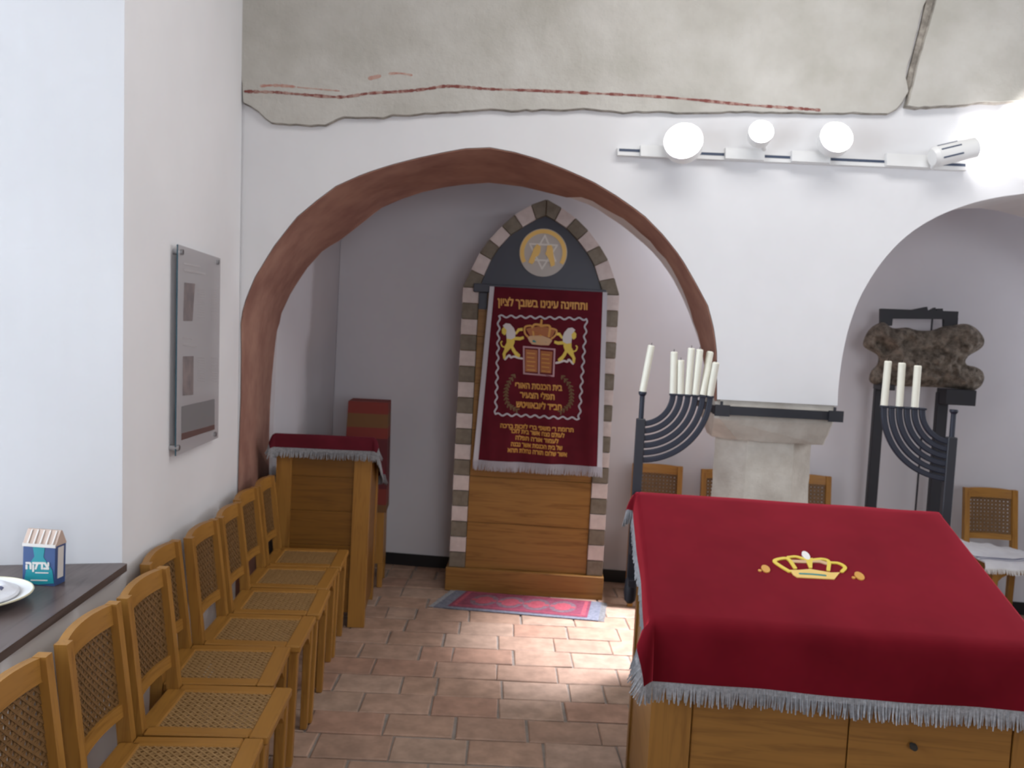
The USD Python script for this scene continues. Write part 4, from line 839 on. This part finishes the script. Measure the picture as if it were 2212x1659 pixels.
menb = thing('candelabrum', 'black iron half candelabrum with three candles on the table corner before the stone fragment', 'candelabrum', (A2[0], A2[1], 0), TR, 'half candelabra with curved arms')
for ch in mena.prim.GetChildren():                                         # the other half, its arms the other way
    def flip(prim, path):
        msh = UsdGeom.Mesh(prim); v = np.array(msh.GetPointsAttr().Get(), float); v[:, 0] *= -1
        fc = np.array(msh.GetFaceVertexIndicesAttr().Get()).reshape(-1, 3)[:, ::-1]
        usdkit.mesh(stage, path, trimesh.Trimesh(v, fc, process=False), UsdShade.MaterialBindingAPI(prim).ComputeBoundMaterial()[0], 35)
        for q in prim.GetChildren(): flip(q, path + '/' + q.GetName())
    flip(ch, menb.path + '/' + ch.GetName())
def candle(foot, tip_px, plane_y, r, label, bottom_px, dy=0.0):
    lo, hi = on_y(*bottom_px, plane_y), on_y(*tip_px, plane_y); d = hi - lo + [0, dy, 0]; L = np.linalg.norm(d); d /= L; f = np.array(foot)
    c = thing('candle', label, 'candle', tuple(f), 0, 'white candles on the candelabra')
    e = f + d * L; c.add('wax', cat(rod(f, e - d * 0.004, r, 20), rod(e - d * 0.004, e, r, 20, r * 0.8)), 'wax', smooth=40)
    c.add('wick', rod(e - d * 0.002, e + d * 0.010, 0.0012, 6), 'wick')
cr_ = 0.0137; ct_, st_ = math.cos(TR), math.sin(TR)
candle((A1[0], A1[1], ZTOP + 0.0042), (1407, 744), A1[1], cr_, 'white candle leaning on the straight pole of the candelabrum nearer the ark', (1388, 844))
for i, (b, t) in enumerate((((1458, 851), (1460.5, 761)), ((1472, 851), (1473, 778)), ((1490, 851), (1498, 751)), ((1505, 851), (1515, 753)), ((1525, 853), (1545, 759.5)), ((1541.5, 854), (1551, 782)))):
    candle((A1[0] + RAD[i] * ct_, A1[1] + RAD[i] * st_, ZTOP + 0.0042), t, A1[1] + RAD[i] * st_, cr_, 'white candle on the %s arm, counted from the pole, of the candelabrum nearer the ark' % ('first', 'second', 'third', 'fourth', 'fifth', 'sixth')[i], b, (0, 0, 0, 0, 0.022, -0.02)[i])
for i, b, t, nm in ((5, (1918, 875), (1927, 779), 'outermost candle of the three white candles in front of the stone fragment'), (3, (1953, 876), (1959, 782), 'middle candle of the three white candles in front of the stone fragment'), (1, (1986, 877), (1993, 787), 'innermost candle of the three white candles in front of the stone fragment')):
    candle((A2[0] - RAD[i] * ct_, A2[1] - RAD[i] * st_, ZTOP + 0.0042), t, A2[1] - RAD[i] * st_, cr_, nm, b)

# ------------------------------------------------------------------ stone fragment on its iron stand
PS = Plane((0, 5.72, 0), (1, -0.17, 0), (0, 0, 1)); cs = lambda q: (1840 + 0.15674 * q[0], 640 + 0.15674 * q[1])
out = [(155, 640), (200, 520), (260, 440), (330, 390), (430, 360), (560, 440), (750, 430), (900, 470), (1100, 470), (1250, 420), (1400, 400), (1560, 380), (1700, 440), (1800, 560), (1810, 660), (1740, 740), (1600, 820), (1555, 900), (1590, 950), (1700, 975), (1800, 1050), (1800, 1180), (1740, 1260),
       (1640, 1300), (1400, 1270), (1100, 1250), (700, 1240), (420, 1220), (300, 1210), (240, 1150), (270, 1030), (350, 940), (360, 820), (250, 750), (170, 700)]
sp = Polygon(smooth_line(H(PS, cs, out), 4, True)).buffer(0)
sc0 = sp.centroid
std = thing('iron_stand', 'black iron stand with two posts holding the weathered stone fragment by the back wall', 'stand', tuple(PS.at(sc0.x, 0.0, 0.0)))
def post(px, py, w, z1, t0, t1):
    a = PS.hit(px, py)[0]; return PS.lift(bx(a - w / 2, a + w / 2, 0.0, z1, t0, t1, 0.003))
zl0, zl1 = PS.hit(1900, 838)[1], PS.hit(2030, 880)[1]
std.add('post', post(1894, 960, 0.064, zl0 + 0.02, -0.05, -0.005), 'iron'); std.add('post', post(2029, 980, 0.070, PS.hit(2040, 848)[1], -0.05, -0.005), 'iron')
b0, b1 = PS.hit(*cs((1215, 1290))), PS.hit(*cs((1610, 1500)))
std.add('bracket', PS.lift(bx(b0[0], b1[0], b1[1], b0[1] + 0.012, -0.05, 0.10, 0.003)), 'iron')
b2 = PS.hit(*cs((330, 1215)))
std.add('bracket', PS.lift(bx(b2[0], b2[0] + 0.09, b2[1] - 0.03, b2[1] + 0.006, -0.05, 0.10, 0.003)), 'iron')
fr_ = [H(PS, cs, q) for q in ([(412, 175), (1470, 215), (1460, 310), (410, 300)], [(412, 290), (565, 290), (555, 400), (408, 390)], [(1285, 300), (1465, 300), (1455, 420), (1285, 410)], [(860, 185), (1040, 150), (1050, 200)], [(1100, 190), (1155, 160), (1160, 210)], [(1185, 175), (1255, 175), (1255, 215), (1185, 215)])]
std.add('top_frame', PS.slab(union_all([Polygon(q).buffer(0.003) for q in fr_]), -0.04, -0.005), 'iron')
q = PS.hit(*cs((1115, 450))); std.add('thin_rod', rod(PS.at(q[0], q[1] - 0.05, -0.02), PS.at(q[0], q[1] + 0.08, -0.02), 0.006), 'iron')
q = PS.hit(1985, 1060); std.add('thin_rod', rod(PS.at(q[0], 0.0, -0.03), PS.at(q[0], PS.hit(1985, 1028)[1] + 0.3, -0.03), 0.006), 'iron')
bd = sp.exterior; minx, miny, maxx, maxy = sp.bounds; h = 0.0105
gx, gy = np.meshgrid(np.arange(minx, maxx, h), np.arange(miny, maxy, h)); gp = [Point(a, b) for a, b in zip(gx.ravel(), gy.ravel())]
ins = [p for p in gp if sp.contains(p) and bd.distance(p) > h * 0.6]
bp = np.array([bd.interpolate(t).coords[0] for t in np.arange(0, bd.length, h)]); ip = np.array([(p.x, p.y) for p in ins]); ap = np.vstack([bp, ip])
dist = np.array([0] * len(bp) + [bd.distance(p) for p in ins]); de = Delaunay(ap).simplices
de = de[[sp.buffer(1e-4).contains(Point(*ap[t].mean(0))) for t in de]]
cr = np.cross(ap[de[:, 1]] - ap[de[:, 0]], ap[de[:, 2]] - ap[de[:, 0]]); de = np.where((cr > 0)[:, None], de, de[:, ::-1])
rel = 0.075 * (meshkit.fbm(np.c_[ap * 9, ap[:, :1] * 0], 4, 2) - 0.5) + 0.045 * (meshkit.fbm(np.c_[ap * 38, ap[:, :1] * 0], 3, 6) - 0.5)
rc_ = np.array(PS.hit(*cs((1120, 860)))); rr_ = np.linalg.norm(ap - rc_, axis=1)
rel += -0.024 * np.exp(-((rr_ - 0.052) / 0.011) ** 2) + 0.01 * np.exp(-(rr_ / 0.03) ** 2)
for px, py, rad, dp in ((340, 640, 0.028, 0.03), (450, 725, 0.032, 0.035), (745, 640, 0.032, 0.022), (940, 760, 0.015, 0.012), (1240, 1160, 0.05, 0.018), (330, 1010, 0.03, 0.018), (1300, 650, 0.025, 0.012), (1400, 900, 0.02, 0.012), (1330, 960, 0.016, 0.012)):
    rel -= 2.3 * dp * np.exp(-(np.linalg.norm(ap - np.array(PS.hit(*cs((px, py)))), axis=1) / rad) ** 2)
tf = 0.075 * np.sqrt(np.clip(dist / 0.075, 0, 1)) + rel * np.clip(dist / 0.03, 0, 1); tb_ = -0.002 - 0.0 * dist
nA = len(ap); V = np.vstack([PS.at(ap[:, 0], ap[:, 1], 0.012 + tf), PS.at(ap[:, 0], ap[:, 1], tb_)])
k = np.arange(len(bp)); k2 = (k + 1) % len(bp)
Fm = np.vstack([de, de[:, ::-1] + nA, np.stack([k, k + nA, k2 + nA], 1), np.stack([k, k2 + nA, k2], 1)]); fm = trimesh.Trimesh(V, Fm, process=False); fm.fix_normals()
single('stone_fragment', fm, 'rough_stone', 'weathered grey brown carved stone fragment clasped on the black iron stand', 'stone', smooth=50)

# ------------------------------------------------------------------ the reading table and its cloth
tu = np.array([0.9885, -0.151, 0]); th_ = np.array([0.151, 0.9885, 0]); t0_ = np.array([0.665, 2.45, 0]); TW, TD, TZF, TZB = 1.115, 0.765, 0.852, 1.092
tab_ = thing('reading_table', 'large oak reading table with a sloping top and cupboard doors in the foreground', 'table', tuple(t0_ + tu * TW / 2 + th_ * TD / 2), math.atan2(tu[1], tu[0]))
def tp(a, b, z): return t0_ + tu * a + th_ * b + np.array([0, 0, z])
def tbox(a0_, a1_, b0_, b1_, z0, z1, c=0.003):
    m = bx(a0_, a1_, b0_, b1_, z0, z1, c); q = m.vertices.copy(); m.vertices = t0_ + q[:, :1] * tu + q[:, 1:2] * th_ + np.array([0, 0, 1.0]) * q[:, 2:3]; return m
PF = Plane(t0_, tu, (0, 0, 1)); s1, s2, s3 = PF.hit(1491, 1600)[0], PF.hit(1836, 1560)[0], PF.hit(2189, 1600)[0]
def zt2(b): return TZF + (TZB - TZF) * b / TD
def tpr(a0_, a1_, b0_, b1_, z0): return trimesh.convex.convex_hull(np.array([tp(a, b, z) for a in (a0_, a1_) for b in (b0_, b1_) for z in (z0, zt2(b) - 0.024)]))
tab_.add('post', tpr(0, s1 - 0.0015, 0, 0.06, 0), 'cabinet_z'); tab_.add('post', tpr(s3 + 0.0015, TW, 0, 0.06, 0), 'cabinet_z')
tab_.add('post', tpr(0, 0.07, TD - 0.06, TD, 0), 'cabinet_z'); tab_.add('post', tpr(TW - 0.07, TW, TD - 0.06, TD, 0), 'cabinet_z')
d1 = tab_.add('door', tbox(s1 + 0.0015, s2 - 0.0015, 0.004, 0.026, 0.07, TZF - 0.03), 'cabinet_x'); d2 = tab_.add('door', tbox(s2 + 0.0015, s3 - 0.0015, 0.004, 0.026, 0.07, TZF - 0.03), 'cabinet_x')
kp = PF.hit(1970, 1609); ko = tp(kp[0], 0.004, kp[1]); d2.add('knob', cat(rod(ko, ko - th_ * 0.014, 0.006, 12), rod(ko - th_ * 0.014, ko - th_ * 0.026, 0.011, 14, 0.009)), 'wick', smooth=40, label='small dark door knob')
tab_.add('plinth', tbox(s1 + 0.002, s3 - 0.002, 0.012, 0.03, 0, 0.066), 'cabinet_x')
tab_.add('side_panel', tpr(0.008, 0.03, 0.06, TD - 0.06, 0.05), 'cabinet_y'); tab_.add('side_panel', tpr(TW - 0.03, TW - 0.008, 0.06, TD - 0.06, 0.05), 'cabinet_y')
tab_.add('back_panel', tbox(0.07, TW - 0.07, TD - 0.03, TD - 0.01, 0.05, TZB - 0.035), 'cabinet_x')
tab_.add('top', trimesh.convex.convex_hull(np.array([tp(a, b, zt2(b) - h) for a in (-0.004, TW + 0.004) for b in (-0.004, TD + 0.004) for h in (0.0, 0.023)])), 'cabinet_x')
clt = thing('tablecloth', 'bright red velvet tablecloth with an embroidered crown and grey fringe on the reading table', 'tablecloth', tuple(tp(TW / 2, TD / 2, TZF)), math.atan2(tu[1], tu[0]))
es_ = tp(0, TD, zt2(TD)) - tp(0, 0, zt2(0)); Lt = np.linalg.norm(es_); es_ /= Lt
O_ = tp(-0.008, -0.008, TZF + 0.002)
surf, NT = draped(clt, O_, tu, es_, TW + 0.016, Lt + 0.016, (0.185, 0.07, 0.08), ('velvet', 'silver_fringe'), 0.004, 0.062, 0.0045, 2, flare=0.05, bulge=0.012)
PT = Plane(O_ + NT * 0.0085, tu, es_); ct = lambda q: (1560 + 0.18083 * q[0], 1150 + 0.18083 * q[1])
def stitch(name, g, k, t0=-0.003, t1=0.0012, parent=None, **kw): return (parent or clt).add(name, PT.slab(g if not isinstance(g, list) else union_all(g), t0, t1), k, **kw)
def TL(pts, w): return LineString(smooth_line(H(PT, ct, pts), 5)).buffer(w * 0.18083 / F * 2.75 / 2 * 1.25)
cb = stitch('crown_embroidery', Polygon(H(PT, ct, [(805, 450), (900, 452), (1050, 440), (1200, 465), (1300, 482), (1405, 480), (1340, 562), (1100, 548), (900, 538), (850, 508)])), 'cream_gold', label='embroidered gold crown on the red cloth')
stitch('arches', [TL([(800, 465), (700, 405), (625, 345), (700, 315), (790, 320), (870, 425)], 38), TL([(790, 298), (890, 292), (1010, 330)], 34), TL([(1080, 330), (1200, 320), (1272, 350), (1268, 450)], 36), TL([(1300, 362), (1400, 372), (1468, 420), (1430, 470)], 34)], 'yellow_thread', -0.003, 0.0018, parent=cb)
stitch('band', [TL([(850, 345), (1000, 350), (1150, 345), (1250, 372)], 46)], 'tan_thread', -0.003, 0.0014, parent=cb)
stitch('teal_band', [TL([(930, 498), (1080, 505), (1230, 520)], 24)], 'teal_thread', -0.003, 0.0022, parent=cb)
stitch('finial', [affinity.scale(Point(*PT.hit(*ct((1000, 280)))).buffer(0.016), 0.8, 1.7)], 'white_thread', -0.003, 0.0024, parent=cb)
stitch('stem', [Polygon(H(PT, ct, [(990, 320), (1080, 310), (1075, 430), (1040, 430)]))], 'yellow_thread', -0.003, 0.0022, parent=cb)
for q, r in (((520, 435), 0.014), ((1640, 520), 0.015)): stitch('embroidered_flower', [affinity.scale(Point(*PT.hit(*ct(q))).buffer(r), 1, 1.6)] + [Point(*PT.hit(*ct((q[0] - 70 * (1 if q[0] < 900 else 1), q[1] + 20)))).buffer(0.006)], 'gold_thread')

# ------------------------------------------------------------------ track lights over the pillar
def off(n): return Plane(PW.o + PW.n * n, PW.u, PW.v)
trk = thing('light_track', 'slim white lighting track fixed to the wall above the pillar', 'track', tuple(PW.at(*PW.hit(1700, 340), 0.0)))
PR = off(0.03); trk.add('rail', PW.slab(PR.poly([(1334, 319), (2088, 352), (2088, 368), (1334, 335)]), 0.0005, 0.032), 'white_enamel')
trk.add('slot', PW.slab(PR.poly([(1337, 321), (2085, 354), (2085, 360), (1337, 327)]), 0.032, 0.0328), 'slot')
def spot(k, box_px, lens_px, r, aim, L, lab, stn=0.10, lens=True):
    PQ = off(0.045); pts = [PQ.hit(*q) for q in box_px]; mx = np.mean(pts, 0)
    sp_ = thing('track_spotlight', lab, 'spotlight', tuple(PW.at(mx[0], mx[1], 0.045)), 0, 'white spotlights on the track')
    sp_.add('adapter', PW.slab(Polygon(pts), 0.0332, 0.058), 'white_enamel')
    c = np.array(PW.at(*off(stn).hit(*lens_px), stn)); a = np.array(aim, float); a /= np.linalg.norm(a)
    b = c - a * L
    hd = sp_.add('lamp_head', cat(rod(b, c - a * 0.004, r, 28), rod(b - a * 0.02, b, r * 0.8, 28, r)), 'white_enamel', smooth=40)
    if lens: hd.add('lens', rod(c - a * 0.003, c + a * 0.001, r * 0.93, 28), 'lamp_glow', label='glowing lamp lens')
    j = PW.at(*np.array(pts[k] if k is not None else mx), 0.05); sp_.add('joint', rod(j, b + a * L * 0.4, 0.012, 12), 'white_enamel')
    return c, a
spot(1, [(1383, 314), (1470, 318), (1470, 342), (1383, 338)], (1476, 303), 0.092, (-0.35, -1.0, 0.25), 0.06, 'white track spotlight with a large glaring lamp at the ark end of the track', 0.16)
spot(1, [(1566, 320), (1650, 324), (1650, 347), (1566, 343)], (1645, 283), 0.058, (-0.2, -1.0, 0.25), 0.06, 'white track spotlight with a small glaring lamp, second along the track', 0.16)
spot(1, [(1709, 326), (1792, 330), (1792, 353), (1709, 349)], (1808, 295), 0.078, (-0.1, -1.0, 0.25), 0.06, 'white track spotlight with a glaring lamp, third along the track', 0.16)
c4_, a4_ = spot(2, [(1913, 332), (2010, 337), (2010, 363), (1913, 358)], (2107, 318), 0.049, (1.0, -0.03, 0.30), 0.20, 'white cylindrical track spotlight turned along the wall at the end of the track', 0.115)
hd = stage.GetPrimAtPath('/World/track_spotlight_003'); hn = Node('/World/track_spotlight_003', Gf.Vec3d(UsdGeom.Xform(hd).GetOrderedXformOps()[0].Get()), 0)
bb = c4_ - a4_ * 0.20; nn = np.cross(a4_, [0, 0, 1.0]); nn /= np.linalg.norm(nn); up_ = np.cross(nn, a4_)
for ang_ in (75, 30, -20):
    o_ = nn * math.cos(math.radians(ang_)) + up_ * math.sin(math.radians(ang_)); o_ = o_ if o_[1] < 0 else np.array([o_[0], -o_[1], o_[2]])
    hn.add('cooling_slot', rod(bb + o_ * 0.0475 + a4_ * 0.01, bb + o_ * 0.0475 + a4_ * 0.11, 0.0045, 8), 'slot')
spot_light('spot_beam', tuple(c4_ + a4_ * 0.045 - np.array([0, 0.02, 0])), tuple(c4_ + a4_ * 1.0 + np.array([0.0, 0.25, 0.0])), 0.03, 900.0, 38.0, 0.5)

# ------------------------------------------------------------------ information panel on the left wall
PI = Plane((-1.016 + 0.022 * 1.5, 0, 0), (0, 1, 0), (-0.022, 0, 1)); ci = lambda q: (320 + 0.32564 * q[0], 480 + 0.32564 * q[1])
pi_ = H(PI, ci, [(205, 150), (482, 240), (463, 1432), (180, 1552)])
py0, py1 = (pi_[0][0] + pi_[3][0]) / 2, (pi_[1][0] + pi_[2][0]) / 2; pz0, pz1 = (pi_[2][1] + pi_[3][1]) / 2, (pi_[0][1] + pi_[1][1]) / 2
pan = thing('information_panel', 'tall clear acrylic information panel with small photographs on standoffs on the white wall', 'panel', (-1.0, (py0 + py1) / 2, pz0))
pan.add('acrylic_sheet', PI.lift(bx(py0, py1, pz0, pz1, -0.005, 0.0)), 'acrylic')
pan.add('edge', PI.lift(bx(py0 - 0.001, py0, pz0, pz1, -0.005, 0.0)), 'acrylic_edge', label='dark bluish edge of the acrylic')
def prt(pts, k, name='photograph'): pan.add(name, PI.slab(Polygon(H(PI, ci, pts)), 0.0002, 0.001), k)
prt([(240, 400), (310, 408), (293, 655), (232, 655)], 'print_dark'); prt([(230, 890), (300, 888), (298, 1145), (228, 1150)], 'print_dark'); prt([(220, 1222), (440, 1172), (440, 1340), (220, 1400)], 'print_grey'); prt([(220, 1402), (440, 1342), (440, 1374), (220, 1446)], 'print_brown', 'photograph')
for y0, y1, a, b in ((268, 280, 235, 345), (305, 322, 235, 380), (760, 768, 225, 290), (798, 812, 225, 320)): prt([(a, y0), (b, y0 + (b - a) * .22), (b, y1 + (b - a) * .2), (a, y1)], 'print_text', 'text_line')
tl = []
for y in list(range(440, 660, 17)) + list(range(895, 1060, 17)):
    for a, b in ((325, 375), (415, 460)): tl.append(Polygon(H(PI, ci, [(a, y), (b, y + 6), (b, y + 11), (a, y + 6)])))
pan.add('small_print', PI.slab(union_all(tl), 0.0002, 0.0006), 'print_text', kind='stuff')
for q in ((205, 195), (458, 266), (180, 1502), (440, 1406)):
    a, b = PI.hit(*ci(q)); pan.add('standoff', rod((wx(b) - 0.002, a + (0.02 if q[0] < 300 else -0.005), b), (-1.007 - 0.022 * (b - 1.5), a + (0.02 if q[0] < 300 else -0.005), b), 0.011, 14), 'steel', smooth=40)

# ------------------------------------------------------------------ on the window sill
bl, br_ = on_z(48, 1262, ZS), on_z(118, 1267, ZS); ba = math.atan2(br_[1] - bl[1], br_[0] - bl[0]); bw = np.linalg.norm(br_ - bl); bd_, bh_ = 0.052, 0.118
cx_ = thing('charity_box', 'small blue and teal cardboard charity box with a roof shaped lid on the window sill', 'box', (bl[0], bl[1], ZS), ba)
def L_(n, m, k, **kw): return cx_.add(n, m, k, world=False, **kw)
L_('carton', bx(0, bw, 0, bd_, 0.0, bh_, 0.001), 'box_blue')
rf = trimesh.convex.convex_hull(np.array([(x, y, z) for x in (-0.001, bw + 0.001) for y, z in ((-0.002, bh_), (bd_ + 0.002, bh_), (bd_ * 0.42, bh_ + 0.042), (bd_ * 0.58, bh_ + 0.042))])); L_('roof', rf, 'box_tan')
for k in range(5): L_('roof_ridge', trimesh.convex.convex_hull(np.array([(x + dx, y - 0.001, z + dz) for x in (0.012 + k * bw * 0.19,) for dx in (0, 0.004) for y, z in ((-0.001, bh_ + 0.005), (bd_ * 0.40, bh_ + 0.040)) for dz in (0, 0.002)])), 'box_cream')
L_('roof_edge', bx(-0.001, bw + 0.001, -0.003, 0.0, bh_ - 0.004, bh_ + 0.005), 'box_cream')
PBX = Plane(bl, (br_ - bl), (0, 0, 1))
g = Polygon([(bw * .30, bh_ * .98), (bw * .68, bh_ * .98), (bw * .64, bh_ * .72), (bw * .92, bh_ * .40), (bw * .98, bh_ * .08), (bw * .5, bh_ * .02), (bw * .06, bh_ * .08), (bw * .12, bh_ * .40), (bw * .36, bh_ * .72)])
cx_.add('teal_print', PBX.slab(g, 0.0003, 0.0008), 'box_teal')
b1_ = lambda x, y: (0 + 280 / 1452 * x, 1120 + 280 / 1452 * y)
cx_.add('lettering', PBX.slab(text(PBX, 'צדקה', b1_(285, 562), b1_(555, 566), 13.5, 0.0006), 0.0008, 0.0014), 'box_cream', label='pale lettering on the front of the box')
cx_.add('small_print', PBX.slab(union_all([LineString([PBX.hit(*b1_(a, y)), PBX.hit(*b1_(b, y + 3))]).buffer(0.0016) for a, b, y in ((400, 540, 606), (350, 530, 690))]), 0.0008, 0.0013), 'box_cream')
L_('side_label', bx(bw, bw + 0.0008, 0.012, bd_ - 0.012, 0.02, bh_ - 0.006), 'box_cream')
pcn = np.array([-1.325 * 0.955, 2.43 * 0.955, ZS])
pl_ = thing('plate', 'round white plate with a pale gilt rim on the window sill', 'plate', tuple(pcn))
pl_.add('dish', lathe([(0.075, 0), (0.08, 0.004), (0.13, 0.016), (0.152, 0.026), (0.150, 0.029), (0.125, 0.021), (0.08, 0.010), (0.0, 0.009)], pcn, 48), 'china', smooth=40)
th2 = np.linspace(0, 2 * math.pi, 49); pl_.add('rim', trimesh.creation.torus(0.1505, 0.0028, major_sections=56, minor_sections=8).apply_translation(pcn + [0, 0, 0.0275]), 'gilt_rim', smooth=True)
nu = 34; U, V = np.meshgrid(np.linspace(-1, 1, nu), np.linspace(-1, 1, nu), indexing='ij'); X_, Y_ = U * np.sqrt(1 - V * V / 2) * 0.118, V * np.sqrt(1 - U * U / 2) * 0.118; R_ = np.hypot(X_, Y_)
Zc = 0.026 + 0.030 * meshkit.fbm(np.stack([X_ * 17, Y_ * 17, X_ * 0], -1), 3, 8) * np.clip((0.125 - R_) / 0.05, 0.15, 1)
P = np.stack([X_ + pcn[0], Y_ + pcn[1], Zc + ZS], -1); N = np.zeros_like(P); N[..., 2] = 1
nap = thing('napkin', 'crumpled white napkin with a few blue marks lying on the plate', 'napkin', tuple(pcn + [0, 0, 0.02]))
nap.add('cloth', sheet(P, N, 0.007), 'white_cloth', smooth=True)
for i, j, m in ((22, 12, 5), (25, 17, 4), (17, 8, 4), (20, 22, 4)):
    nap.add('blue_mark', sheet(P[i:i + m, j:j + 3] + [0, 0, 0.0012], N[i:i + m, j:j + 3], 0.001), 'blue_stripe', smooth=True)
